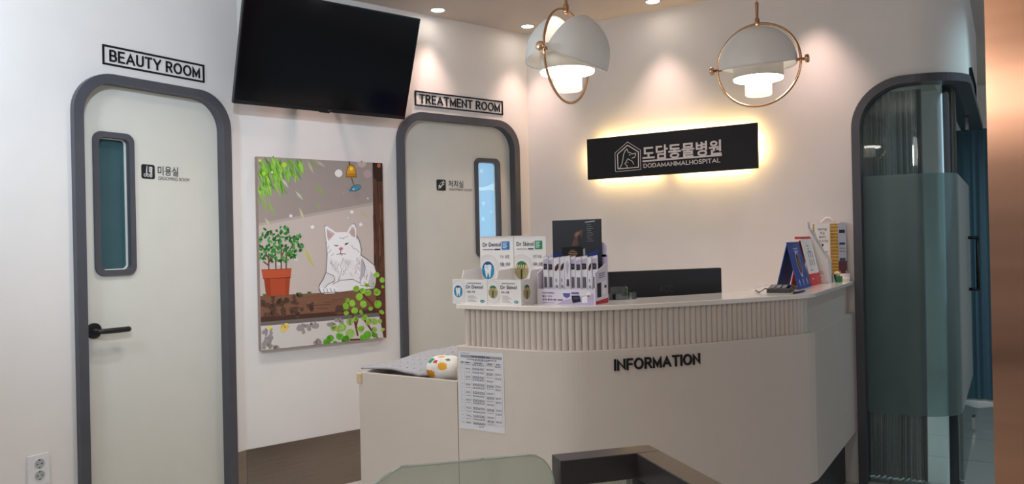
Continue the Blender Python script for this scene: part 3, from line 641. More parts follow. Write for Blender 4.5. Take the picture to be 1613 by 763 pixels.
# ------------------------------------------------------------------ reception desk
def catmull(P, n=10):
    out = []
    for i in range(len(P)-1):
        a_, b_, c_, d_ = [Vector((*P[max(0, min(len(P)-1, k))], 0)) for k in (i-1, i, i+1, i+2)]
        for j in range(n):
            t = j/n; out.append(.5*((2*b_)+(c_-a_)*t+(2*a_-5*b_+4*c_-d_)*t*t+(3*b_-a_-3*c_+d_)*t**3))
    out.append(Vector((*P[-1], 0))); return out
raw = catmull([(-2.003, 2.708), (-1.80, 2.708), (-1.62, 2.710), (-1.47, 2.742), (-1.355, 2.838), (-1.215, 2.995), (-1.05, 3.215), (-.90, 3.448), (-.79, 3.63), (-.757, 3.715), (-.750, 3.80), (-.75, 4.2), (-.75, 4.795)], 8)
def resample(P, st):
    out = [P[0]]; acc = 0
    for p, q in zip(P[:-1], P[1:]):
        L = (q-p).length
        while acc+L >= st:
            t = (st-acc)/L; p = p.lerp(q, t); out.append(p); L = (q-p).length; acc = 0
        acc += L
    return out+[P[-1]]
PATH = resample(raw, .02)
def off(P, d):
    out = []
    for i, p in enumerate(P):
        t = (P[min(i+1, len(P)-1)]-P[max(i-1, 0)]).normalized(); out.append(p+Vector((-t.y, t.x, 0))*d)
    return out
inner = [(-1.09, 4.795), (-1.09, 3.86), (-1.14, 3.70), (-1.30, 3.42), (-1.46, 3.17), (-1.56, 3.07), (-1.70, 3.03), (-2.003, 3.03)]
def outline(d, x0=-2.003): P = [p for p in off(PATH, d) if p.x >= x0]; return [(x0, P[0].y)]+[(p.x, p.y) for p in P]
desk = thing('reception_desk', (-1.2, 3.6, 0), 'white reception desk with fluted band and INFORMATION lettering', 'desk')
a = MB(); a.pz(outline(0)+inner, 1.125, 1.145, slab_mat); a.obj('countertop', desk, bevel=.003)
a = MB(); a.pz(outline(.006, -2.008)+[(x+.012 if x > -1.5 else max(x, -2.008), y-.02 if y < 4.7 else y) for x, y in inner[:-1]]+[(-2.008, 3.01)], .296, .967, desk_paint); a.obj('lower_body', desk, bevel=.003)
core = outline(.038, -1.985)
a = MB(); a.pz(core+[(x+.02, y-.03 if y < 4.7 else y) for x, y in inner[:-1]]+[(-1.985, 3.0)], .967, 1.126, desk_paint)
FP = resample(off(PATH, .036), .0268)
for i, p in enumerate(FP[:-1]):
    q = FP[i+1]
    if p.x < -1.99 or p.y > 3.70: continue
    m_ = (p+q)/2; t = (q-p).normalized(); nrm = Vector((t.y, -t.x, 0)); r = (q-p).length/2*.995; hgt = .0115 if p.y < 3.60 else .0115*max(.2, (3.72-p.y)/.12)
    sec = [m_-t*r*math.cos(k*pi/8)+nrm*hgt*math.sin(k*pi/8) for k in range(9)]
    A = [(v.x, v.y, .9672) for v in sec]; B = [(v.x, v.y, 1.1245) for v in sec]
    n = len(A); a.add(A+B, [[k, k+1, n+k+1, n+k] for k in range(n-1)], desk_paint, True)
a.obj('fluted_band', desk)
tp = outline(.07, -1.95)
a = MB(); a.pz(tp+[(x+.03, y-.05 if y < 4.7 else y) for x, y in inner[:-1]]+[(-1.95, 2.95)], 0, .297, toe_mat); a.obj('plinth', desk)
a = MB(); a.pz([(-1.10, 4.78), (-1.10, 3.87), (-1.15, 3.72), (-1.31, 3.44), (-1.47, 3.19), (-1.57, 3.09), (-1.71, 3.05), (-1.99, 3.05), (-1.99, 3.62), (-1.80, 3.66), (-1.62, 3.95), (-1.58, 4.78)], .71, .74, slab_mat)
a.box((-1.98, 3.1, 0), (-1.95, 3.6, .71), desk_paint); a.box((-1.57, 4.74, 0), (-1.12, 4.77, .71), desk_paint); a.obj('worktop', desk)
# letters follow the curved front
BP = resample(off(PATH, .005), .002)
def s_for(px): return min(range(len(BP)), key=lambda i: abs(proj((BP[i].x, BP[i].y, .87))[0]-px))
i0, i1 = s_for(967.5), s_for(1102)
def zat(px, py, P): v = ray(px, py); return H+v.z*((P.x*Fw.x+P.y*Fw.y)/(v.x*Fw.x+v.y*Fw.y))
zl0, zl1 = (zat(968, 585.5, BP[i0])+zat(1102, 573, BP[i1]))/2, (zat(967, 566, BP[i0])+zat(1102, 556.5, BP[i1]))/2
def mF(u, z, d):
    k = max(1, min(len(BP)-2, u/.002)); j = int(k); p = BP[j].lerp(BP[j+1], k-j); t = (BP[j+1]-BP[j-1]).normalized()
    return Vector((p.x+t.y*d, p.y-t.x*d, z))
a = MB(); signtext(a, 'INFORMATION', mF, i0*.002, i1*.002, zl0, zl1, .001, .006, black_letter, .172); a.obj('lettering', desk)

# notice sheet taped to the desk
mS = lambda u, z, d: Vector((u, 2.7135-d, z))
nX0, nX1, nZ0, nZ1 = -2.0, -1.770, .616, .947
a = MB(); paper = mat('printer_paper', 'd9d8dd', .6, 0, .01, 40)
a.mbox(mS, nX0, nX1, nZ0, nZ1, .0005, .0012, paper)
IK = ink('55555c'); DK = ink('2a2a30')
U = lambda t: nX0+(nX1-nX0)*t
Z = lambda t: nZ1+(nZ0-nZ1)*t
def nb_(u0, u1, z0, z1, m, d=.0016): a.mpoly(mS, [(U(u0), Z(z0)), (U(u1), Z(z0)), (U(u1), Z(z1)), (U(u0), Z(z1))], d, m)
nb_(.06, .26, .025, .03, IK); nb_(.06, .97, .048, .082, ink('9a9aa0'))
a.text('진료 및 예방접종 안내', mS, U(.30), U(.70), Z(.078), Z(.052), .0018, .0018, DK, .03, 1)
rn = random.Random(5)
def words(u0, u1, z, h_=.006, m=IK):
    u = u0
    while u < u1-.01:
        w_ = rn.uniform(.02, .06); nb_(u, min(u+w_, u1), z, z+h_, m); u += w_+.012
words(.2, .86, .096, .009, DK); words(.34, .68, .112, .007, DK)
rows = [.135, .155, .20, .25, .305, .345, .40, .445, .50, .55, .60, .64, .70, .75, .80, .845, .89, .915]
for z in (.135, .155, .915): nb_(.05, .96, z, z+.0016, IK)
for z in rows[2:-1]: nb_(.05, .96, z, z+.0008, ink('a5a5ab'))
for u in (.05, .135, .29, .60, .80, .958): nb_(u, u+.003, .135, .915, ink('85858c'))
for u0, u1 in ((.065, .12), (.16, .26), (.36, .54), (.65, .76), (.84, .93)): nb_(u0, u1, .141, .150, DK)
for q, (z, z2) in enumerate(zip(rows[1:-1], rows[2:])):
    nb_(.08, .095, z+.018, z+.024, DK)
    for k in range(1+q % 2): words(.165, .27, z+.014+k*.012)
    for k in range(2+q % 2): words(.32, .58, z+.008+k*.011)
    for k in range(1+(q*7) % 3): words(.63, .78, z+.01+k*.011)
    if q % 3 != 1 and q < 15:
        for k in range(2): words(.82, .94, z+.01+k*.012)
words(.44, .56, .945, .008, DK)
o = a.obj('notice_sheet'); tag(o, 'white printed timetable sheet taped to desk left end', 'notice')

# ------------------------------------------------------------------ open white storage box left of the desk
X0, X1, Y0, Y1, ZT = -2.577, -2.012, 2.716, 3.12, .813
bxm = desk_paint; st = thing('storage_box', ((X0+X1)/2, (Y0+Y1)/2, 0), 'open white bin box left of the desk holding a grey mat', 'box')
a = MB(); th = .022
a.box((X0, Y0, .30), (X1, Y0+th, ZT), bxm); a.box((X0, Y1-th, .30), (X1, Y1, ZT), bxm); a.box((X0, Y0+th, .30), (X0+th, Y1-th, ZT), bxm); a.box((X1-th, Y0+th, .30), (X1, Y1-th, ZT), bxm); a.box((X0+th, Y0+th, .30), (X1-th, Y1-th, .33), bxm)
a.obj('bin_shell', st)
a = MB(); a.box((X0+.05, Y0+.07, 0), (X1, Y1-.02, .30), toe_mat); a.obj('plinth', st)
a = MB(); a.box((X0-.012, Y0-.006, ZT-.052), (X0+.02, Y0+.03, ZT-.002), mat('cork_corner_guard', 'cdb48e', .6, 0, .08, 60)); a.obj('corner_guard', st, bevel=.005)
a = MB(); a.box((X0+.045, Y0+.05, ZT-.07), (X1-.30, Y1-.1, ZT-.025), mat('white_pad_fabric', 'd8d4d0', .8, 0, .04, 50)); o = a.obj('folded_pad', bevel=.02); tag(o, 'white folded pad lying in the open bin under the grey mat', 'pad')
# grey quilted mat draped over the box
gm = mat('grey_quilted_fabric', 'a3a4ab', .85, 0, .05, 80); dotm = ink('4c4d55', .8)
a = MB(); NU, NV = 44, 24; G = []
def lerpk(keys, t):
    for (t0, v0), (t1, v1) in zip(keys[:-1], keys[1:]):
        if t <= t1: k = (t-t0)/(t1-t0); k = k*k*(3-2*k); return v0+(v1-v0)*k
    return keys[-1][1]
for j in range(NV+1):
    for i in range(NU+1):
        t, q = i/NU, j/NV
        x = -2.60+.56*t+.02*q*(1-t)
        y = 2.755+.40*q+(.05*math.sin(t*3)+.19*max(0, min(1, (t-.55)/.16)))*(1-q)
        zf = lerpk([(0, .830), (.25, .832), (.45, .818), (.62, .802), (1, .80)], t)
        zbk = lerpk([(0, .832), (.22, .875), (.55, .905), (1, .925)], t)
        z = zf+(zbk-zf)*math.sin(q*pi/2)**1.0
        G.append(Vector((x, y, z)))
W = NU+1
a.add(G+[g-Vector((0, 0, .009)) for g in G], [[j*W+i, j*W+i+1, (j+1)*W+i+1, (j+1)*W+i] for j in range(NV) for i in range(NU)]+[[W*(NV+1)+j*W+i, W*(NV+1)+(j+1)*W+i, W*(NV+1)+(j+1)*W+i+1, W*(NV+1)+j*W+i+1] for j in range(NV) for i in range(NU)]
      + [[i, W*(NV+1)+i, W*(NV+1)+i+1, i+1] for i in range(NU)]+[[NV*W+i, NV*W+i+1, W*(NV+1)+NV*W+i+1, W*(NV+1)+NV*W+i] for i in range(NU)]
      + [[j*W, (j+1)*W, W*(NV+1)+(j+1)*W, W*(NV+1)+j*W] for j in range(NV)], gm, True)
for j in range(2, NV, 3):
    for i in range(2, NU-1, 3):
        p = G[j*W+i]; q = G[j*W+i+1]; r_ = G[(j+1)*W+i]; e1 = (q-p); e2 = (r_-p); up = e1.cross(e2).normalized()*.0012
        c_ = p+e1*(.5 if (j//3) % 2 else 0)
        a.add([c_+up-e1*.22-e2*.12, c_+up+e1*.22-e2*.12, c_+up+e1*.22+e2*.2, c_+up-e1*.22+e2*.2], [[0, 1, 2, 3]], dotm)
o = a.obj('quilted_mat'); tag(o, 'grey dotted quilted mat heaped over the open white bin', 'mat')
# white cushion with coloured dots
a = MB(); cc = Vector((-2.155, 2.828, .842)); N1, N2 = 60, 40; vs = []
wf_ = mat('white_cotton', 'e4e0da', .85, 0, .03, 60, .1); cols = {}
spots = [((-.55, -.55, .62), .30, '2f8f6b'), ((-.2, -.75, .62), .17, 'c43a44'), ((-.45, -.85, -.25), .36, 'd9902c'), ((.25, -.9, .35), .34, 'e0a53a'), ((-.1, -.35, .93), .26, 'dd9a33'), ((.4, -.5, .8), .16, '2f7f78')]
spots = [(Vector(s).normalized(), r_, h_) for s, r_, h_ in spots]
def sp(t, ph):
    d = Vector((math.cos(ph)*math.cos(t), math.sin(ph)*math.cos(t), math.sin(t)))
    k = (abs(d.x)**2.6+abs(d.y)**2.6+abs(d.z)**2.2)**(-1/2.6); wv = 1+.05*math.sin(5*ph)*math.cos(3*t)
    return d, cc+Vector((d.x*.092, d.y*.062, d.z*.058))*k*wv
for j in range(N2):
    for i in range(N1):
        q = [(j, i), (j, i+1), (j+1, i+1), (j+1, i)]
        P = [sp(-pi/2+pi*b_/N2, 2*pi*a_/N1) for b_, a_ in q]
        d = sum((p[0] for p in P), Vector())/4; d.normalize(); m_ = wf_
        for s, r_, h_ in spots:
            if math.acos(max(-1, min(1, d.dot(s)))) < r_*.8: m_ = ink(h_, .85)
        a.add([p[1] for p in P], [[0, 1, 2, 3]], m_, True)
o = a.obj('dotted_cushion'); tag(o, 'small white cushion with orange and green dots in the bin', 'cushion')

# ------------------------------------------------------------------ product display boxes on the counter
CT = 1.1452
TEAL = ink('2a7f86'); NAVY = ink('23356b'); BLK = ink('23252c'); GREY = ink('8d8a8f'); LG = ink('b9b5b8')
def tooth(mb, f, cx, cz, rx, rz, d):
    mb.mpoly(f, ell(cx, cz, rx, rz, 28), d, ink('dfe7ec')); mb.mpoly(f, ell(cx, cz, rx*.93, rz*.94, 28), d+.0003, ink('2b8bb4'))
    mb.mpoly(f, [(cx-rx*.85, cz+rz*.35), (cx-rx*.5, cz+rz*.78), (cx, cz+rz*.92), (cx+rx*.5, cz+rz*.78), (cx+rx*.85, cz+rz*.35)], d+.0005, ink('1f4f86'))
    T = [(-.55, .5), (-.42, .62), (-.15, .55), (.1, .6), (.4, .62), (.55, .48), (.5, .15), (.42, -.15), (.36, -.6), (.25, -.82), (.13, -.5), (.03, -.2), (-.1, -.5), (-.2, -.82), (-.34, -.65), (-.42, -.1), (-.52, .15)]
    mb.mpoly(f, [(cx+x*rx, cz+z*rz) for x, z in T], d+.0008, ink('e2e8ec'))
    mb.mpoly(f, [(cx+x*rx*.4-.2*rx, cz+z*rz*.5+.15*rz) for x, z in T[:8]], d+.001, ink('c3d3de'))
def skin(mb, f, cx, cz, rx, rz, d):
    mb.mpoly(f, ell(cx, cz, rx, rz, 28), d, ink('dcd8d0')); mb.mpoly(f, ell(cx, cz, rx*.95, rz*.95, 28), d+.0003, ink('a39d73'))
    cap = [(rx*.95*math.cos(t), rz*.95*math.sin(t)) for t in [math.radians(12+156*k/12) for k in range(13)]]
    mb.mpoly(f, [(cx+x, cz+z) for x, z in cap], d+.0005, ink('d2c08e')); cap2 = [(rx*.95*math.cos(t), rz*.95*math.sin(t)) for t in [math.radians(38+104*k/12) for k in range(13)]]
    mb.mpoly(f, [(cx+x, cz+z) for x, z in cap2], d+.0007, ink('3f7d5a'))
    for k in (-.5, -.2, .1, .4): mb.mpoly(f, [(cx+p*rx, cz+q*rz) for p, q in bar((k-.08, .1), (k+.14, .72), .09)], d+.001, ink('25533c'))
    mb.mpoly(f, [(cx-.12*rx, cz+.1*rz), (cx+.12*rx, cz+.1*rz), (cx+.08*rx, cz-.85*rz), (cx-.14*rx, cz-.85*rz)], d+.0011, ink('2f3d2a'))
    mb.mpoly(f, ell(cx-.28*rx, cz-.25*rz, rx*.14, rz*.2, 10), d+.0011, ink('b08a58')); mb.mpoly(f, ell(cx+.3*rx, cz-.1*rz, rx*.14, rz*.16, 10), d+.0011, ink('b98a5c'))
def arcs(mb, f, cx, cz, rs, d, rzk, lim):
    for r_ in rs:
        E = ell(cx, cz, r_, r_*rzk, 48)
        for p, q in zip(E, E[1:]+E[:1]):
            if all(lim[0] < v[0] < lim[1] and lim[2] < v[1] < lim[3] for v in (p, q)): mb.mpoly(f, bar(p, q, .0007), d, LG)
def product_box(name, x0, x1, kind, label, brand, sub, accent, side=False):
    y0, y1, zf, zh = 2.735, 2.952, CT+.104, CT+.283
    root = thing(name, ((x0+x1)/2, (y0+y1)/2, CT), label, 'display box', 'pet care cartons with tall header cards')
    t = .003; a = MB()
    a.box((x0, y0, CT), (x1, y0+t, zf), carton); a.box((x0, y0+t, CT), (x1, y1-t, CT+t), carton)
    for xa, xb in ((x0, x0+t), (x1-t, x1)):
        prof = [(y0+t, CT+t), (y0+t, zf), (y0+.068, zf+.001), (y0+.082, zf+.035), (y1-t, zf+.042), (y1-t, CT+t)]
        a.prism([(xa, y, z) for y, z in prof], [(xb, y, z) for y, z in prof], carton)
    a.obj('tray', root)
    f0 = lambda u, z, d: Vector((u, y0-d, z))
    f1 = lambda u, z, d: Vector((u, y1-.004-d, z))
    a = MB(); a.box((x0+.001, y1-.004, CT), (x1-.001, y1, zh), carton); a.prism([(x0+.001, y1-.004, zh), (x1-.001, y1-.004, zh), (x1-.001, y1+.0, zh), (x0+.001, y1, zh)], [(x0+.001, y1-.008, zh+.004), (x1-.001, y1-.008, zh+.004), (x1-.001, y1-.003, zh+.004), (x0+.001, y1-.003, zh+.004)], carton)
    W_ = x1-x0; art = (tooth if kind == 'd' else skin)
    a.obj('header_card', root)
    a = MB(); uz = lambda p, q: (x0+W_*p, CT+(zh-CT)*q)
    def tx(s, p0, p1, q0, q1, m, bold=.02, f=f1): a.text(s, f, x0+W_*p0, x0+W_*p1, CT+(zh-CT)*q0, CT+(zh-CT)*q1, .0012, .0012, m, bold, 2)
    tx(brand, .09, .63, .853, .918, NAVY if kind == 'd' else ink('23464a'), .016)
    a.mpoly(f1, [uz(.09, .80), uz(.42, .80), uz(.42, .812), uz(.09, .812)], .0012, GREY); a.mpoly(f1, [uz(.45, .797), uz(.62, .797), uz(.62, .816), uz(.45, .816)], .0012, NAVY)
    a.mprism(f1, rrect(*[x0+W_*.66, x0+W_*.89, CT+(zh-CT)*.80, CT+(zh-CT)*.93], .003), .0008, .0012, accent)
    for k in range(4): a.mpoly(f1, [uz(.69, .90-k*.025), uz(.69+.14-.03*(k % 2), .90-k*.025), uz(.69+.14-.03*(k % 2), .911-k*.025), uz(.69, .911-k*.025)], .0015, ink('dfe9ea'))
    tx('가는 살결' if kind == 'd' else '순한 보습', .60, .87, .665, .715, ink('4a4a50'), .0); tx(sub, .60, .89, .53, .60, NAVY if kind == 'd' else ink('3b3550'), .02)
    for k in range(6): a.mpoly(f1, [uz(.62+.04*(k % 2), .48-k*.028), uz(.89, .48-k*.028), uz(.89, .488-k*.028), uz(.62+.04*(k % 2), .488-k*.028)], .0012, GREY)
    cx, cz = uz(.24, .475); arcs(a, f1, cx, cz, (.046, .049, .055, .058, .061), .0006, 1.15, (x0+.002, x0+W_*.6, CT+.01, zh))
    art(a, f1, cx, cz, .036, .043, .0012)
    a.obj('header_print', root)
    a = MB(); fz = lambda q: CT+(zf-CT)*q
    cx, cz = x0+W_*.17, fz(.51); arcs(a, f0, cx, cz, (.034, .037, .043, .047), .0006, 1.3, (x0+.001, x0+W_*.38, CT+.002, zf-.002)); art(a, f0, cx, cz, .024, .027 if kind == 'd' else .028, .0012)
    def ft(s, p0, p1, q0, q1, m, bold=.02): a.text(s, f0, x0+W_*p0, x0+W_*p1, fz(q0), fz(q1), .0012, .0012, m, bold, 2)
    ft(brand, .40, .88, .63, .77, NAVY if kind == 'd' else BLK, .016); ft(sub, .42, .65, .44, .54, NAVY if kind == 'd' else ink('3b3550'), .02)
    for k in range(8): a.mpoly(f0, [(x0+W_*(.44+.05*k), fz(.83)), (x0+W_*(.475+.05*k), fz(.83)), (x0+W_*(.475+.05*k), fz(.87)), (x0+W_*(.44+.05*k), fz(.87))], .0012, ink('77747a'))
    for k in range(6): a.mpoly(f0, [(x0+W_*.45, fz(.34-k*.05)), (x0+W_*(.62+.05*(k % 3)), fz(.34-k*.05)), (x0+W_*(.62+.05*(k % 3)), fz(.352-k*.05)), (x0+W_*.45, fz(.352-k*.05))], .0012, GREY)
    a.mpoly(f0, ell(x0+W_*.86, fz(.125), W_*.065, (zf-CT)*.055, 20), .0012, TEAL); a.mpoly(f0, [(x0+W_*.82, fz(.115)), (x0+W_*.9, fz(.115)), (x0+W_*.9, fz(.14)), (x0+W_*.82, fz(.14))], .0015, ink('bfe0e0'))
    if side:
        fs_ = lambda u, z, d: Vector((x1+d, u, z)); skin(a, fs_, y0+.045, fz(.5), .028, .032, .0012); arcs(a, fs_, y0+.045, fz(.5), (.037, .043), .0006, 1.15, (y0+.002, y1, CT+.002, zf))
    a.obj('tray_print', root); return root
product_box('display_carton', -2.038, -1.858, 'd', 'white display carton with blue tooth emblem on the left counter end', 'Dr Dentol', '잇몸 | 치석', ink('2678b8'))
product_box('display_carton', -1.856, -1.692, 's', 'white display carton with green hair emblem beside the tooth carton', 'Dr Skinol', '피부 | 모질', ink('1f8a5c'), True)

# lilac counter display with ten stick packets and black header
px0, px1, py0, py1 = -1.672, -1.404, 2.832, 2.952
LIL = mat('lilac_carton', 'b9aed0', .45, 0, .03, 20); LILW = mat('pale_lilac_carton', 'dcd6e4', .45, 0, .02, 20)
ds = thing('stick_display', ((px0+px1)/2, (py0+py1)/2, CT), 'lilac counter display tray with black header card', 'display')
a = MB(); t = .003; a.box((px0, py0, CT), (px1, py0+t, CT+.062), LILW); a.box((px0, py0+t, CT), (px1, py1-t, CT+t), LILW); a.box((px0, py1-t, CT), (px1, py1, CT+.20), LIL)
for xa, xb in ((px0, px0+t), (px1-t, px1)):
    prof = [(py0+t, CT+t), (py0+t, CT+.128), (py1-t, CT+.168), (py1-t, CT+t)]; a.prism([(xa, y, z) for y, z in prof], [(xb, y, z) for y, z in prof], LILW)
a.prism([(px1-.05, py1, CT+.19), (px1-.004, py1, CT+.19), (px1-.004, py1, CT+.235), (px1-.012, py1, CT+.247), (px1-.03, py1, CT+.252), (px1-.05, py1, CT+.252)], [(px1-.05, py1-t, CT+.19), (px1-.004, py1-t, CT+.19), (px1-.004, py1-t, CT+.235), (px1-.012, py1-t, CT+.247), (px1-.03, py1-t, CT+.252), (px1-.05, py1-t, CT+.252)], LIL)
a.obj('tray', ds)
f0 = lambda u, z, d: Vector((u, py0-d, z)); fs_ = lambda u, z, d: Vector((px1+d, u, z))
a = MB(); Wd = px1-px0; U = lambda p: px0+Wd*p
Z = lambda q: CT+.062*q
a.mpoly(f0, [(U(.35), Z(.02)), (U(.98), Z(.02)), (U(.98), Z(.75)), (U(.5), Z(.3))], .0004, LIL)
V1 = ink('5a4c86')
a.text('건강한 반려동물의', f0, U(.09), U(.30), Z(.68), Z(.80), .001, .001, V1, .02, 1); a.text('필수 간식', f0, U(.09), U(.26), Z(.46), Z(.58), .001, .001, V1, .02, 1); a.text('오리 풋라이트', f0, U(.09), U(.34), Z(.22), Z(.36), .001, .001, ink('3d3270'), .03, 1)
a.mpoly(f0, [(U(.36), Z(.25)), (U(.45), Z(.25)), (U(.45), Z(.32)), (U(.36), Z(.32))], .001, V1); a.mpoly(f0, [(U(.09), Z(.08)), (U(.30), Z(.08)), (U(.30), Z(.11)), (U(.09), Z(.11))], .001, ink('8a80a8'))
a.mpoly(f0, [(U(.45), Z(.75)), (U(.58), Z(.75)), (U(.57), Z(.52)), (U(.52), Z(.42)), (U(.47), Z(.52))], .001, ink('5d63a4')); a.mpoly(f0, [(U(.45), Z(.85)), (U(.58), Z(.87)), (U(.58), Z(.75)), (U(.45), Z(.75))], .001, ink('e6e4ec'))
a.mpoly(f0, [(U(.60), Z(.80)), (U(.73), Z(.82)), (U(.73), Z(.68)), (U(.60), Z(.68))], .001, ink('6a62a8'))
a.mpoly(f0, [(U(.60), Z(.58)), (U(.74), Z(.60)), (U(.76), Z(.20)), (U(.62), Z(.10))], .0012, ink('1e1f2c')); a.mpoly(f0, [(U(.63), Z(.5)), (U(.72), Z(.51)), (U(.73), Z(.36)), (U(.64), Z(.34))], .0014, ink('3c4560'))
a.mpoly(f0, [(U(.78), Z(.5)), (U(.87), Z(.6)), (U(.87), Z(.14)), (U(.78), Z(.12))], .0011, ink('e9e7ee')); a.mpoly(f0, ell(U(.89), Z(.68), .010, .011), .0012, ink('efeae6')); a.mpoly(f0, ell(U(.89), Z(.58), .007, .003), .0014, ink('7b4a3c'))
yy = lambda p: py0+(py1-py0)*p
a.mpoly(fs_, [(yy(.03), CT+.002), (yy(.98), CT+.002), (yy(.98), CT+.022), (yy(.03), CT+.014)], .0008, ink('b8323c'))
a.mpoly(fs_, [(yy(.15), CT+.085), (yy(.45), CT+.088), (yy(.45), CT+.03), (yy(.15), CT+.028)], .0008, ink('23243a')); a.mpoly(fs_, [(yy(.52), CT+.09), (yy(.85), CT+.095), (yy(.75), CT+.04), (yy(.52), CT+.04)], .0008, ink('ecebf0')); a.mpoly(fs_, ell(yy(.78), CT+.07, .012, .007), .001, ink('4a4660'))
for k in range(3): a.mpoly(fs_, [(yy(.3), CT+.122-k*.008), (yy(.75), CT+.126-k*.008), (yy(.75), CT+.129-k*.008), (yy(.3), CT+.125-k*.008)], .0008, ink('6a5f8a'))
a.obj('tray_print', ds)
a = MB(); hx0, hx1, hy = px0+.018, px1-.020, py1-.012
HB = mat('black_header_card', '191a20', .4, 0, .03)
a.box((hx0, hy, CT+.01), (hx1, hy+.004, CT+.347), HB)
fh = lambda u, z, d: Vector((u, hy-d, z)); U = lambda p: hx0+(hx1-hx0)*p
Z = lambda q: CT+.155+.192*q
a.mpoly(fh, [(U(0), Z(.32)), (U(.2), Z(.28)), (U(.2), Z(.05)), (U(.02), Z(.05))], .0004, ink('1d2a5c')); a.mpoly(fh, [(U(.66), Z(.22)), (U(.95), Z(.36)), (U(.95), Z(.28)), (U(.7), Z(.06))], .0004, ink('24377a'))
BR_ = ink('8a6a5c'); DB = ink('5f473d')
a.mpoly(fh, [(U(.40), Z(.42)), (U(.42), Z(.52)), (U(.46), Z(.60)), (U(.45), Z(.68)), (U(.49), Z(.74)), (U(.58), Z(.77)), (U(.62), Z(.78)), (U(.64), Z(.75)), (U(.62), Z(.68)), (U(.60), Z(.60)), (U(.585), Z(.61)), (U(.575), Z(.68)), (U(.53), Z(.66)), (U(.53), Z(.55)), (U(.54), Z(.44))], .0006, DB)
a.mpoly(fh, [(U(.46), Z(.66)), (U(.50), Z(.72)), (U(.57), Z(.74)), (U(.56), Z(.68)), (U(.50), Z(.62))], .0009, BR_)
a.mpoly(fh, [(U(.20), Z(.04)), (U(.62), Z(.04)), (U(.62), Z(.42)), (U(.20), Z(.40))], .0006, ink('0e0e12'))
a.strip(fh, [(U(.27), Z(.07)), (U(.54), Z(.08)), (U(.54), Z(.19)), (U(.27), Z(.18))], [(U(.277), Z(.08)), (U(.533), Z(.09)), (U(.533), Z(.18)), (U(.277), Z(.17))], .0008, .001, ink('c9cbe0'), closed=True)
a.text('Fortiflora', fh, U(.295), U(.515), Z(.10), Z(.16), .001, .001, ink('d9dbe8'), .03, 2)
for k, (p, q) in enumerate(((.37, .46), (.34, .5), (.33, .52), (.36, .5))): a.mpoly(fh, [(U(p), Z(.33-k*.035)), (U(q), Z(.33-k*.035)), (U(q), Z(.342-k*.035)), (U(p), Z(.342-k*.035))], .0009, ink('a98a5e'))
a.mpoly(fh, [(U(.68), Z(.93)), (U(.88), Z(.95)), (U(.88), Z(.965)), (U(.68), Z(.945))], .0008, ink('c9c9cf'))
for k in range(9): a.mpoly(fh, [(U(.71+.01*(k % 2)), Z(.88-k*.045)), (U(.80+.025*(k % 3)), Z(.885-k*.045)), (U(.80+.025*(k % 3)), Z(.895-k*.045)), (U(.71+.01*(k % 2)), Z(.89-k*.045))], .0008, ink('7d7d86'))
a.mpoly(fh, [(U(.63), Z(.35)), (U(.67), Z(.38)), (U(.68), Z(.12)), (U(.64), Z(.06))], .0008, ink('9aa0b0'))
a.obj('header_card', ds)
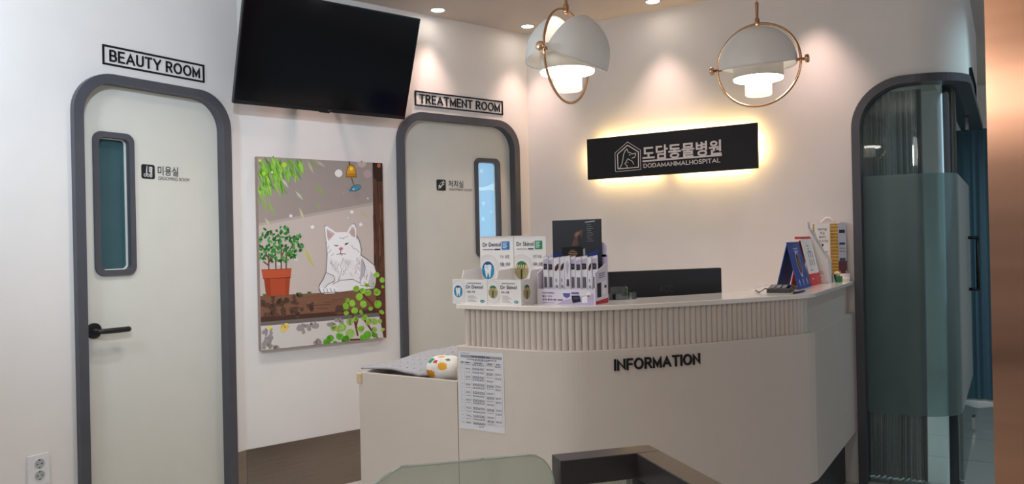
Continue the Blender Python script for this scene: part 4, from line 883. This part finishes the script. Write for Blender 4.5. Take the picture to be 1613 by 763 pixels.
# ten packets
edges = [78, 119, 161, 209, 250, 297, 339, 384, 434, 469, 556]
kinds = 'abccdabacb'; desc = dict(a='dark brown front window', b='dark window low label', c='curved brown patch', d='lilac tree pattern')
ordw = ['first', 'second', 'third', 'fourth', 'fifth', 'sixth', 'seventh', 'eighth', 'ninth', 'tenth']
PK = mat('packet_foil', 'dedbe2', .35, 0, .02, 30)
for i in range(10):
    Yp = 2.862+.006*(i % 2); xa = at_y(840+edges[i]/5.085, 430, Yp).x+.001; xb = at_y(840+edges[i+1]/5.085, 430, Yp).x-.001
    xa = max(xa, px0+.005); xb = min(xb, px1-.006)
    top = CT+.186+[.003, .0, -.002, .001, .004, .002, -.001, .003, .0, .004][i]; fz_ = lambda u, z, d: Vector((u, Yp-d, z))
    n = 5; zig = [(xa+(xb-xa)*k/(2*n), top+(.006 if k % 2 else 0)+.004*(k/(2*n))) for k in range(2*n+1)]
    pk_label = ('%s stick packet from left in the lilac display, %s' % (ordw[i], desc[kinds[i]]))
    a = MB(); a.mprism(fz_, [(xa, CT+.0035), (xb, CT+.0035)]+zig[::-1], -.008, 0, PK)
    U = lambda p: xa+(xb-xa)*p
    Z = lambda q: CT+.062+(top-CT-.062)*q
    k_ = kinds[i]
    if k_ in 'ab':
        for s_ in range(3): a.mpoly(fz_, [(U(.05), Z(.80+.05*s_)), (U(.95), Z(.86+.05*s_)), (U(.95), Z(.885+.05*s_)), (U(.05), Z(.825+.05*s_))], .0006, ink('a795c4'))
        a.mpoly(fz_, [(U(.12), Z(.62)), (U(.86), Z(.63)), (U(.86), Z(.82)), (U(.12), Z(.81))], .0008, ink('2a2026')); a.mpoly(fz_, [(U(.25), Z(.68)), (U(.7), Z(.685)), (U(.7), Z(.78)), (U(.25), Z(.775))], .001, ink('4a4450'))
        a.mpoly(fz_, [(U(.2), Z(.03)), (U(.8), Z(.03)), (U(.8), Z(.38)), (U(.2), Z(.39))], .0006, ink('77737d'))
        for s_ in range(3): a.mpoly(fz_, [(U(.25+.2*s_), Z(.05)), (U(.33+.2*s_), Z(.05)), (U(.33+.2*s_), Z(.36)), (U(.25+.2*s_), Z(.36))], .0008, ink('4a4751'))
    elif k_ == 'c':
        a.mpoly(fz_, [(U(.96), Z(.86)), (U(.5), Z(.80)), (U(.25), Z(.72)), (U(.25), Z(.60)), (U(.6), Z(.61)), (U(.9), Z(.7))], .0008, ink('4c2a28')); a.mpoly(fz_, [(U(.5), Z(.68)), (U(.9), Z(.80)), (U(.8), Z(.7))], .001, ink('1f1a20'))
        a.mpoly(fz_, ell(U(.45), Z(.28), (xb-xa)*.12, .008), .0008, ink('8d89a0')); a.mpoly(fz_, [(U(.3), Z(.03)), (U(.8), Z(.03)), (U(.7), Z(.12)), (U(.35), Z(.12))], .0008, ink('8d8896'))
    else:
        for s_ in range(5): a.mpoly(fz_, [(U(.48), Z(.36)), (U(.15+.15*s_), Z(.9-.04*abs(s_-2))), (U(.22+.15*s_), Z(.9-.04*abs(s_-2)))], .0006+s_*.0001, ink('a79cc0'))
        a.mpoly(fz_, [(U(.3), Z(.08)), (U(.8), Z(.08)), (U(.75), Z(.3)), (U(.35), Z(.3))], .0008, ink('5d5266')); a.mpoly(fz_, [(U(.4), Z(.26)), (U(.7), Z(.26)), (U(.7), Z(.31)), (U(.4), Z(.31))], .001, ink('8d3f45'))
    tag(a.obj('stick_packet'), pk_label, 'packet', 'stick packets in the lilac counter display')

# ------------------------------------------------------------------ monitor behind the counter
md = Vector((.582, .813, 0)); mn = Vector((md.y, -md.x, 0)); M0 = Vector((-1.43, 3.47, 0))
def at_m(x, y): v = ray(x, y); t = (M0.dot(mn)-0)/(v.x*mn.x+v.y*mn.y); p = CAM+v*t; return (p-M0).dot(md), p.z
ml, mz0 = at_m(960, 428.8); mr, mz1 = at_m(1136.6, 422); mzt = (mz0+mz1)/2
def mM(u, z, d): return M0+md*u+mn*d+Vector((0, 0, z))
mon = thing('computer_monitor', (*(M0+md*(ml+mr)/2-mn*.08).to_2d(), .74), 'black monitor seen from behind above the counter', 'monitor')
mb_ = mat('monitor_back_plastic', '1d1c20', .5, 0, .06, 60)
a = MB(); a.mbox(mM, ml, mr, mzt-.375, mzt, -.03, 0, mb_); a.obj('housing', mon, bevel=.004)
a = MB(); mc = (ml+mr)/2; a.text('AOC', mM, mc-.047, mc+.033, mzt-.108, mzt-.072, .0005, .0012, mat('monitor_mark', '2f2f36', .35, 0, 0), .02); a.obj('maker_mark', mon)
a = MB(); a.mbox(mM, ml+.008, mr-.008, mzt-.36, mzt-.008, -.033, -.03, mat('tv_screen', '04050a', .12)); a.obj('screen', mon)
a = MB(); a.mbox(mM, mc-.03, mc+.03, .75, mzt-.2, .0, .03, mb_); a.obj('stand_neck', mon)
a = MB(); a.mbox(mM, mc-.13, mc+.13, .7405, .752, -.12, .07, mb_); a.obj('stand_base', mon, bevel=.003)

# clear card holders
acr = glass('clear_acrylic', 'f4f7f8', .05, .05, 'cfd8dc')
def holder(p, L):
    hm = lambda u, z, d: p+md*u+mn*d+Vector((0, 0, z))
    root = thing('card_holder', (*(p+md*.05).to_2d(), CT), L, 'card holder', 'clear card holders on the counter'); t = .003
    a = MB(); a.mbox(hm, 0, .105, 0, t, -.035, .02, acr); a.mprism(hm, [(.0, 0), (.105, 0), (.105, .026), (.095, .033), (.086, .026), (.082, .016), (.03, .016), (.026, .026), (.01, .026), (0, .03)], .017, .02, acr)
    a.mbox(hm, 0, t, 0, .026, -.035, .02, acr); a.mbox(hm, .105-t, .105, 0, .026, -.035, .02, acr); a.obj('front_tray', root)
    a = MB(); a.mprism(hm, [(.006, 0), (.092, 0), (.092, .045), (.085, .054), (.013, .054), (.006, .045)], -.035, -.031, acr); a.obj('back_rest', root)
p = at_z(971, 473.5, CT); p.z = CT; holder(p-mn*.03, 'clear acrylic card holder in front of the monitor')
p = at_z(948, 474.5, CT); p.z = CT; holder(p-mn*.03-md*.045, 'clear card holder partly hidden by the lilac display')

# ------------------------------------------------------------------ right end of the counter
# blue tent card: ridge along y, faces the passage side
ty0, ty1 = 3.955, 4.225; fx = -.868
ap = at_y(1240, 382, ty0+.02); axx, azz = ap.x, ap.z
BL = mat('blue_card', '28489a', .35, 0, .03, 20); BL2 = mat('deep_blue_card', '1d50a0', .4, 0, .03, 20)
tc_ = thing('tent_card', ((fx+axx)/2, (ty0+ty1)/2, CT), 'blue tent card with round emblem behind the telephone', 'tent card')
def leaf(xb, th_, m, nm):
    a = MB(); A = [(xb, ty0, CT), (xb, ty1, CT), (axx, ty1-.01, azz), (axx, ty0+.01, azz)]; B = [(x+th_, y, z) for x, y, z in A]; a.prism(A, B, m); a.obj(nm, tc_)
leaf(fx, -.004, BL, 'front_leaf'); leaf(2*axx-fx-.0, .004, BL2, 'back_leaf')
def mTc(u, z, d): q = (z-CT)/(azz-CT); return Vector((fx+(axx-fx)*q+d, u, z))
a = MB(); U = lambda p: ty0+(ty1-ty0)*p
Z = lambda q: CT+(azz-CT)*q
a.mpoly(mTc, ell(U(.52), Z(.53), .042, .058, 28), .0008, ink('d8d4d6')); a.mpoly(mTc, ell(U(.52), Z(.53), .036, .051, 28), .0012, ink('4a3440')); a.mpoly(mTc, ell(U(.52), Z(.52), .02, .03, 20), .0015, ink('7b5a50'))
for z_, p, q in ((.84, .36, .72), (.78, .40, .70)): a.mpoly(mTc, [(U(p), Z(z_)), (U(q), Z(z_)), (U(q), Z(z_+.03)), (U(p), Z(z_+.03))], .0008, ink('9fb0dc'))
a.mpoly(mTc, [(U(.46), Z(.25)), (U(.6), Z(.25)), (U(.6), Z(.275)), (U(.46), Z(.275))], .0008, ink('b9c6e6'))
for p in (.2, .5, .8): a.mpoly(mTc, ell(U(p), Z(.15), .008, .014, 12), .0008, ink('b9c6e6')); a.mpoly(mTc, [(U(p-.08), Z(.07)), (U(p+.08), Z(.07)), (U(p+.08), Z(.085)), (U(p-.08), Z(.085))], .0008, ink('8ea2d2'))
a.obj('printed_face', tc_)
# white stand with red top and foot
wy0, wy1 = 4.262, 4.50; wa_ = at_y(1262, 373, wy0+.02); wfx = -.868
RED = mat('red_card', 'c8303a', .4, 0, .03)
ws = thing('price_stand', ((wfx+wa_.x)/2, (wy0+wy1)/2, CT), 'white price stand with red top strip and red foot', 'stand')
def wq(q, d): return (wfx+(wa_.x-wfx)*q+d, CT+(wa_.z-CT)*q)
def leaf2(q0, q1, d0, d1, m, nm, ya=wy0, yb=wy1):
    a = MB(); (x0, z0), (x1, z1) = wq(q0, d0), wq(q1, d0); (x2, z2), (x3, z3) = wq(q1, d1), wq(q0, d1)
    a.prism([(x0, ya, z0), (x1, ya, z1), (x2, ya, z2), (x3, ya, z3)], [(x0, yb, z0), (x1, yb, z1), (x2, yb, z2), (x3, yb, z3)], m); a.obj(nm, ws)
leaf2(0, .24, -.004, 0, RED, 'red_foot'); leaf2(.24, .95, -.004, 0, carton, 'white_face'); leaf2(.95, 1, -.030, 0, RED, 'red_top')
a = MB(); xx, zz = 2*wa_.x-wfx, CT; a.prism([(xx, wy0, zz), (xx+.004, wy0, zz), (wa_.x-.004, wy0, wa_.z-.02), (wa_.x-.008, wy0, wa_.z-.02)], [(xx, wy1, zz), (xx+.004, wy1, zz), (wa_.x-.004, wy1, wa_.z-.02), (wa_.x-.008, wy1, wa_.z-.02)], RED); a.obj('back_leaf', ws)
def mW(u, z, d): q = (z-CT)/(wa_.z-CT); return Vector((wfx+(wa_.x-wfx)*q+d, u, z))
a = MB(); U = lambda p: wy0+(wy1-wy0)*p
Z = lambda q: CT+(wa_.z-CT)*q
for r_, z_ in ((0, .56), (1, .40)):
    for c_ in range(3): a.mpoly(mW, [(U(.32+.2*c_), Z(z_)), (U(.36+.2*c_), Z(z_)), (U(.37+.2*c_), Z(z_+.12)), (U(.33+.2*c_), Z(z_+.12))], .0008, ink('4b4c58'))
for z_, p, q in ((.86, .4, .46), (.80, .36, .54), (.74, .4, .5), (.68, .38, .66), (.30, .2, .42)): a.mpoly(mW, [(U(p), Z(z_)), (U(q), Z(z_)), (U(q), Z(z_+.02)), (U(p), Z(z_+.02))], .0008, ink('8a8a94'))
a.mpoly(mW, [(U(.16), Z(.12)), (U(.3), Z(.12)), (U(.3), Z(.15)), (U(.16), Z(.15))], .0008, ink('e8b0b0')); a.obj('printed_face', ws)
# white magazine holder with slanted side, leaflets inside
my0, my1 = 4.515, 4.60; mx0, mx1 = -.955, -.835
mh = thing('leaflet_holder', ((mx0+mx1)/2, (my0+my1)/2, CT), 'white slant-sided leaflet holder in front of the gold display', 'holder')
a = MB(); prof = [(mx0, 0), (mx1, 0), (mx1, .125), (mx1-.03, .17), (mx0+.02, .30), (mx0, .30)]
for ya, yb in ((my0, my0+.003), (my1-.003, my1)): a.prism([(x, ya, CT+z) for x, z in prof], [(x, yb, CT+z) for x, z in prof], carton)
a.box((mx0, my0+.003, CT), (mx1, my1-.003, CT+.003), carton); a.box((mx1-.003, my0+.003, CT+.003), (mx1, my1-.003, CT+.12), carton); a.box((mx0, my0+.003, CT+.003), (mx0+.003, my1-.003, CT+.298), carton)
mq = lambda u, z, d: Vector((u, my0-d, z))
for z_, p, q in ((.06, .45, .75), (.05, .42, .8), (.03, .5, .7)): a.mpoly(mq, [(mx0+.12*p, CT+z_), (mx0+.12*q, CT+z_), (mx0+.12*q, CT+z_+.004), (mx0+.12*p, CT+z_+.004)], .0006, ink('c2a090'))
a.obj('holder_shell', mh)
for k, (x_, h_) in enumerate(((mx0+.024, .33), (mx0+.055, .27))):
    a = MB(); a.prism([(x_, my0+.02, CT+.004), (x_+.002, my0+.02, CT+.004), (x_+.002-.012, my0+.02, CT+h_), (x_-.012, my0+.02, CT+h_+.008)], [(x_, my1-.01, CT+.004), (x_+.002, my1-.01, CT+.004), (x_+.002-.012, my1-.01, CT+h_), (x_-.012, my1-.01, CT+h_+.008)], paper)
    o = a.obj('leaflet'); tag(o, ('white leaflet sticking up tallest from the slanted holder', 'shorter white leaflet in the slanted holder')[k], 'leaflet', 'leaflets in the white holder')
# gold ribbed display
gy = 4.757; gx0, gx1, gz1 = -.966, -.786, CT+.334
gd_ = thing('gold_display', ((gx0+gx1)/2, gy+.02, CT), 'gold ribbed display board with white question card', 'display')
a = MB(); a.mprism(lambda u, z, d: Vector((u, gy-d, z)), rrect(gx0, gx1, CT, gz1, .008), -.03, -.004, carton); a.obj('backing', gd_)
GOLD = mat('gold_foil', 'b48a3c', .35, .7, .15, 40, .1)
gm_ = lambda u, z, d: Vector((u, gy-d, z))
a = MB(); a.mbox(gm_, gx0+.006, gx1-.006, CT+.006, gz1-.008, -.004, 0, GOLD)
for k in range(17): z = CT+.012+k*.0188; a.mbox(gm_, gx0+.005, gx1-.005, z, z+.0022, 0, .003, mat('cream_rib', 'ecdcae', .4, 0, .02))
a.obj('gold_panel', gd_)
a = MB(); ax0 = at_y(1283, 352, gy).x; ax1 = at_y(1307.5, 351, gy).x; a.mbox(gm_, ax0, ax1, CT+.006, gz1-.004, .0035, .006, carton)
U = lambda p: ax0+(ax1-ax0)*p
Z = lambda q: CT+(gz1-CT)*q
for k, (s_, p, q) in enumerate((('처방약을', .2, .8), ('먹일', .36, .64), ('때마다', .28, .74), ('힘드시다면', .2, .84))): a.text(s_, gm_, U(p), U(q), Z(.862-k*.067), Z(.905-k*.067), .0066, .0066, ink('4a4a50'), .01, 1)
a.text('?', gm_, U(.41), U(.58), Z(.55), Z(.64), .0066, .0066, BLK, .03, 2)
a.mpoly(gm_, [(U(.35), Z(.49)), (U(.85), Z(.49)), (U(.85), Z(.505)), (U(.35), Z(.505))], .0066, GREY); a.mpoly(gm_, [(U(.45), Z(.45)), (U(.8), Z(.45)), (U(.8), Z(.468)), (U(.45), Z(.468))], .0066, BLK); a.mpoly(gm_, [(U(.6), Z(.41)), (U(.9), Z(.41)), (U(.9), Z(.435)), (U(.6), Z(.435))], .0066, NAVY)
a.obj('question_card', gd_)
a = MB(); hc_ = (gx0+gx1)/2-.004
a.tube([(hc_-.040, gy+.012, gz1-.002), (hc_-.022, gy+.012, gz1+.012), (hc_-.008, gy+.012, gz1+.026), (hc_+.008, gy+.012, gz1+.026), (hc_+.022, gy+.012, gz1+.012), (hc_+.04, gy+.012, gz1-.002)], .006, carton, 10); a.obj('carry_handle', gd_)
# gel tube card standing beside it
cx0, cx1 = at_y(1320.5, 390, 4.74).x, at_y(1333, 390, 4.74).x
sc_ = thing('syringe_card', ((cx0+cx1)/2, 4.746, CT), 'slim blue-grey and maroon card beside the gold display', 'card')
cm = lambda u, z, d: Vector((u, 4.74-d, z)); CB = mat('blue_grey_card', 'a9b3c4', .4, 0, .03); MA = mat('maroon_card', '55202f', .4, 0, .04)
z1 = CT+.332; a = MB(); a.mprism(cm, [(cx0, CT+.115), (cx1, CT+.115), (cx1, z1-.012), (cx1-.012, z1), (cx0+.012, z1), (cx0, z1-.012)], -.012, 0, CB)
for q, hh, m_ in ((.82, .018, BLK), (.62, .012, NAVY), (.55, .006, GREY), (.50, .006, GREY), (.38, .006, GREY), (.33, .02, ink('3d4a70'))): a.mpoly(cm, [(cx0+.006, CT+.332*q), (cx1-.006, CT+.332*q), (cx1-.006, CT+.332*q+hh), (cx0+.006, CT+.332*q+hh)], .0006, m_)
a.obj('upper_label', sc_)
a = MB(); a.mprism(cm, [(cx0+.012, CT), (cx1-.010, CT), (cx1-.010, CT+.055), (cx1, CT+.065), (cx1, CT+.115), (cx0, CT+.115), (cx0, CT+.065), (cx0+.012, CT+.055)], -.012, 0, MA); a.obj('lower_body', sc_)
# small items by the right end
def small(name, px, py, L, cat, prof, m, grp=None, parts=()):
    p = at_z(px, py, CT); root = thing(name, (p.x, p.y, CT), L, cat); a = MB(); a.lathe((p.x, p.y, CT), (0, 0, 1), prof, m, 28); a.obj('can' if not parts else parts[0], root); return root, p
r_, p = small('green_tin', 1320, 444.7, 'small green tin with cream ball on top beside leaflet holder', 'tin', [(.021, 0), (.023, .003), (.023, .030), (.021, .033), (.0, .033)], mat('green_tin_paint', '2e7a48', .35, 0, .06))
a = MB(); a.lathe((p.x-.003, p.y, CT+.0335), (0, 0, 1), [(.004, 0), (.013, .006), (.016, .013), (.013, .021), (.004, .026), (0, .027)], mat('cream_ball', 'e8d9b4', .5, 0, .03), 20); a.obj('ball_top', r_)
r_, p = small('white_pot', 1331.5, 443.4, 'small white round pot between the green tin and wall', 'pot', [(.024, 0), (.026, .003), (.026, .030), (.0, .030)], carton)
a = MB(); a.lathe((p.x, p.y, CT+.0302), (0, 0, 1), [(.027, 0), (.027, .010), (.024, .013), (0, .013)], mat('pot_lid', 'cfd0d2', .35), 28); a.obj('lid', r_)
r_, p = small('clear_tumbler', 1312.5, 445.3, 'small clear plastic tumbler against the leaflet holder', 'tumbler', [(.012, 0), (.015, .045), (.0135, .045), (.011, .003), (0, .003)], acr)
# telephone terminal, cable and pen
pc = at_z(1232, 459, CT)
tm = thing('card_terminal', (pc.x, pc.y, CT), 'dark payment terminal lying flat before the blue tent card', 'terminal')
uu = Vector((.42, .907, 0)).normalized(); vv = Vector((uu.y, -uu.x, 0))
A_ = [at_z(1207, 461.5, CT), at_z(1246, 461.8, CT), at_z(1256, 456, CT+.0)]; e1 = (A_[1]-A_[0]); e1.z = 0; e1n = e1.normalized(); e2n = Vector((-e1n.y, e1n.x, 0)); Lw, Ld = e1.length, .15
p0 = A_[0]; p0.z = CT
a = MB(); q = lambda u, v, z: p0+e1n*u+e2n*v+Vector((0, 0, z))
TB = mat('terminal_plastic', '26272b', .4, 0, .05)
a.prism([q(0, 0, 0), q(Lw, 0, 0), q(Lw, Ld, 0), q(0, Ld, 0)], [q(.003, .003, .018), q(Lw-.003, .003, .018), q(Lw-.003, Ld, .03), q(.003, Ld, .03)], TB); a.obj('body', tm, bevel=.003)
zt_ = lambda v: .0184+.082*v
a = MB(); a.add([q(Lw*.45, .02, zt_(.02)), q(Lw*.9, .02, zt_(.02)), q(Lw*.9, .11, zt_(.11)), q(Lw*.45, .11, zt_(.11))], [[0, 1, 2, 3]], mat('tv_screen', '04050a', .12)); a.obj('touch_screen', tm)
a = MB()
for i in range(3):
    for j in range(4): u_, v_ = .016+i*.025, .022+j*.025; a.prism([q(u_, v_, zt_(v_)), q(u_+.017, v_, zt_(v_)), q(u_+.017, v_+.016, zt_(v_+.016)), q(u_, v_+.016, zt_(v_+.016))], [q(u_, v_, zt_(v_)+.003), q(u_+.017, v_, zt_(v_)+.003), q(u_+.017, v_+.016, zt_(v_+.016)+.003), q(u_, v_+.016, zt_(v_+.016)+.003)], mat('grey_keys', '8d9096', .5, 0, .04))
a.obj('keypad', tm)
a = MB(); c0 = q(0, .08, .012); c3 = at_z(1196, 461, CT+.004); c4 = at_z(1190, 457.5, CT+.004)
a.tube([c0, c0.lerp(c3, .4)+Vector((0, 0, .008)), c3, c4], .0025, black_matte, 8); a.obj('cable', tm)
a = MB(); s0, s1 = at_z(1250, 462.0, CT+.005), at_z(1268, 458.0, CT+.005); a.tube([s0, s1.lerp(s0, .1), s1], [.0045, .0045, .002], black_matte, 10); o = a.obj('pen'); tag(o, 'black pen lying at the foot of the blue tent card', 'pen')
# white wall plate low on the back wall
a = MB(); a.mprism(mB, rrect(-1.303, -1.243, 1.0, 1.118, .004), .001, .010, mat('socket_plastic', 'dedfe0', .3)); o = a.obj('wall_plate'); tag(o, 'white blank plate on back wall right of the monitor', 'plate')

# ------------------------------------------------------------------ ceiling downlights
for (x, y), L in zip(DOWN, ('recessed ceiling lamp nearest the television', 'recessed ceiling lamp above the treatment room corner', 'recessed ceiling lamp between the two pendants at the top edge')):
    r = thing('ceiling_downlight', (x, y, CZ-.006), L, 'ceiling lamp', 'recessed ceiling lamps')
    a = MB(); a.lathe((x, y, CZ), (0, 0, -1), [(.052, 0), (.052, .003), (.043, .005), (.041, .001)], ceil_paint, 32); a.obj('trim_ring', r)
    a = MB(); a.lathe((x, y, CZ-.0015), (0, 0, -1), [(.040, 0), (.040, .001), (0, .0012)], down_emit, 32); a.obj('lamp_lens', r)

# ------------------------------------------------------------------ pendants
def lune(mb, c, ax, e1, R, p0, p1, m, th=.003):
    NT, NP = 36, 20; up = Vector((0, 0, 1)); vs = []
    for rr in (R, R-th):
        for j in range(NP+1):
            ph = math.radians(p0+(p1-p0)*j/NP); rad = e1*math.cos(ph)+up*math.sin(ph)
            for i in range(NT+1): t = pi*(.012+.976*i/NT); vs.append(c+(ax*math.cos(t)+rad*math.sin(t))*rr)
    W = NT+1; K = W*(NP+1); fs = []
    for b in (0, K):
        for j in range(NP):
            for i in range(NT): fs.append([b+j*W+i, b+j*W+i+1, b+(j+1)*W+i+1, b+(j+1)*W+i])
    for j in (0, NP):
        for i in range(NT): fs.append([j*W+i, j*W+i+1, K+j*W+i+1, K+j*W+i])
    for i in (0, NT):
        for j in range(NP): fs.append([j*W+i, (j+1)*W+i, K+(j+1)*W+i, K+j*W+i])
    mb.add(vs, fs, m, True)
def pendant(c, ax, e1, a0, a1, label, RR=.170):
    c = Vector(c); ax = Vector(ax); e1 = Vector(e1); up = Vector((0, 0, 1))
    r = thing('pendant_lamp', (c.x, c.y, c.z-RR-.005), label, 'pendant lamp', 'brass ring pendants over the desk')
    a = MB(); a.tube([c+(ax*math.cos(2*pi*i/72)+up*math.sin(2*pi*i/72))*RR for i in range(72)], .0052, brass, 10, closed=True); a.obj('ring', r)
    for rng, rad in ((a0, RR*.93), (a1, RR*.905)):
        a = MB(); lune(a, c, ax, e1, rad, rng[0], rng[1], shade_mat); a.obj('lamp_shade', r)
    a = MB()
    a.lathe(c-ax*(RR*.88), -ax, [(.006, 0), (.006, .05)], brass, 14); a.obj('pivot_pin', r)
    a = MB(); a.lathe(c+ax*(RR*.88), ax, [(.006, 0), (.006, .05)], brass, 14); a.obj('pivot_pin', r)
    for s_ in (-1, 1):
        a = MB(); a.lathe(c+ax*s_*(RR+.018), ax*s_, [(.0155, 0), (.0165, .002), (.0165, .011), (.014, .013), (0, .013)], brass, 24); a.obj('pivot_knob', r)
    a = MB(); a.lathe(c, (0, 0, 1), [(.0, .05), (.055, .05), (.1, .036), (.1, -.055), (.097, -.055), (.097, .03), (0, .04)], lampbody, 40); a.obj('lamp_body', r)
    a = MB(); a.lathe(c+up*.0505, (0, 0, 1), [(.050, 0), (.050, .012), (.03, .03), (0, .036)], opal_up, 28); a.obj('upper_diffuser', r)
    a = MB(); a.lathe(c, (0, 0, 1), [(0, -.050), (.0965, -.050), (.100, -.056), (.098, -.062), (.055, -.066), (0, -.066)], opal, 40)
    a.lathe(c, (0, 0, 1), [(.0535, -.0662), (.0535, -.122), (.050, -.127), (0, -.127)], opal_low, 40); a.obj('diffuser', r)
    t = c+up*RR
    a = MB(); a.lathe(t, (0, 0, 1), [(.009, -.012), (.0105, -.008), (.0105, .018), (.007, .024), (.0055, .030), (.0075, .078), (.0075, .088), (.003, .092)], brass, 18); a.tube([t-up*.01, t-up*(RR*.08)], .005, brass, 8); a.obj('stem', r)
    a = MB(); a.tube([t+up*.09, Vector((c.x, c.y, CZ-.02))], .0022, mat('grey_cord', 'b9b6b2', .5, 0, .03), 8); a.obj('cord', r)
    a = MB(); a.lathe((c.x, c.y, CZ-.001), (0, 0, -1), [(.055, 0), (.055, .018), (.05, .022), (0, .022)], brass, 28); a.obj('ceiling_canopy', r)
pendant((-1.366, 2.566, 2.083), (0, 1, 0), (1, 0, 0), (-26, 58), (102, 188), 'left pendant lamp with two turned grey shades and brass ring')
pendant((-.869, 3.307, 2.115), (1, 0, 0), (0, -1, 0), (-12, 82), (86, 182), 'right pendant lamp with shades closed into a dome, ring facing front')

# ------------------------------------------------------------------ guard rail and glass in the foreground
rd = Vector((.66, .751, 0)); rn_ = Vector((.751, -.66, 0)); R0 = at_z(883, 727, .9); R0.z = 0
def mR(u, z, d): return R0+rd*u+rn_*d+Vector((0, 0, z))
RM = mat('dark_bronze_metal', '3a3637', .3, .3, .06, 20)
gr = thing('guard_rail', (*R0.to_2d(), 0), 'dark metal guard rail turning a corner in front of the desk', 'rail')
Lr = (at_z(1002, 714, .9)-at_z(883, 727, .9)).dot(rd); wr = .062
a = MB(); a.mbox(mR, 0, Lr+wr, .84, .9, -wr, 0, RM)
a.mbox(mR, Lr, Lr+wr, .84, .9, 0, 1.4, RM); a.obj('top_rail', gr, bevel=.002)
for u_, d_ in ((0, -wr), (Lr, -wr), (Lr, 1.34)):
    a = MB(); a.mbox(mR, u_, u_+wr*.72, 0, .84, d_, d_+wr, RM); a.obj('post', gr)
rg = glass('green_tinted_glass', 'eff3ee', .02, .28, 'c6cabd')
a = MB(); a.mbox(mR, wr*.72, Lr, .05, .835, -.036, -.026, rg); a.obj('glass_infill', gr)
# free glass panel to the left, in line with the rail
def at_r(x, y, d=-.031):
    v = ray(x, y); P = mR(0, 0, d); t = (P.x*rn_.x+P.y*rn_.y)/(v.x*rn_.x+v.y*rn_.y); p = CAM+v*t; return (p-R0).dot(rd), p.z
pts = [at_r(*q) for q in ((560, 781), (630, 735.2), (700, 729), (770, 722), (830, 716.4), (845, 717.5), (856, 723.5), (864, 733), (870, 746), (873, 763), (874.5, 790))]
pts = [(pts[0][0], pts[0][1])]+pts[1:]+[(pts[-1][0], .02), (pts[0][0]-.02, .02)]
gp_ = thing('glass_panel', (*mR((pts[0][0]+pts[-2][0])/2, 0, -.03).to_2d(), 0), 'greenish glass guard panel with clipped corner left of the rail', 'glass panel')
a = MB(); a.mprism(mR, pts, -.036, -.026, rg); a.obj('pane', gp_)
a = MB(); E = pts[:-2]; n = len(E); cu_ = sum(p[0] for p in E)/n; I = [(u+(cu_-u)*.003, z-.0028) for u, z in E]
a.strip(mR, E, I, -.0362, -.0258, mat('polished_glass_edge', 'a9b2a8', .15, 0, .05)); a.obj('polished_edge', gp_)
a = MB(); a.mbox(mR, pts[-1][0]+.02, pts[-2][0]-.02, 0, .05, -.05, -.012, RM); a.obj('base_channel', gp_)
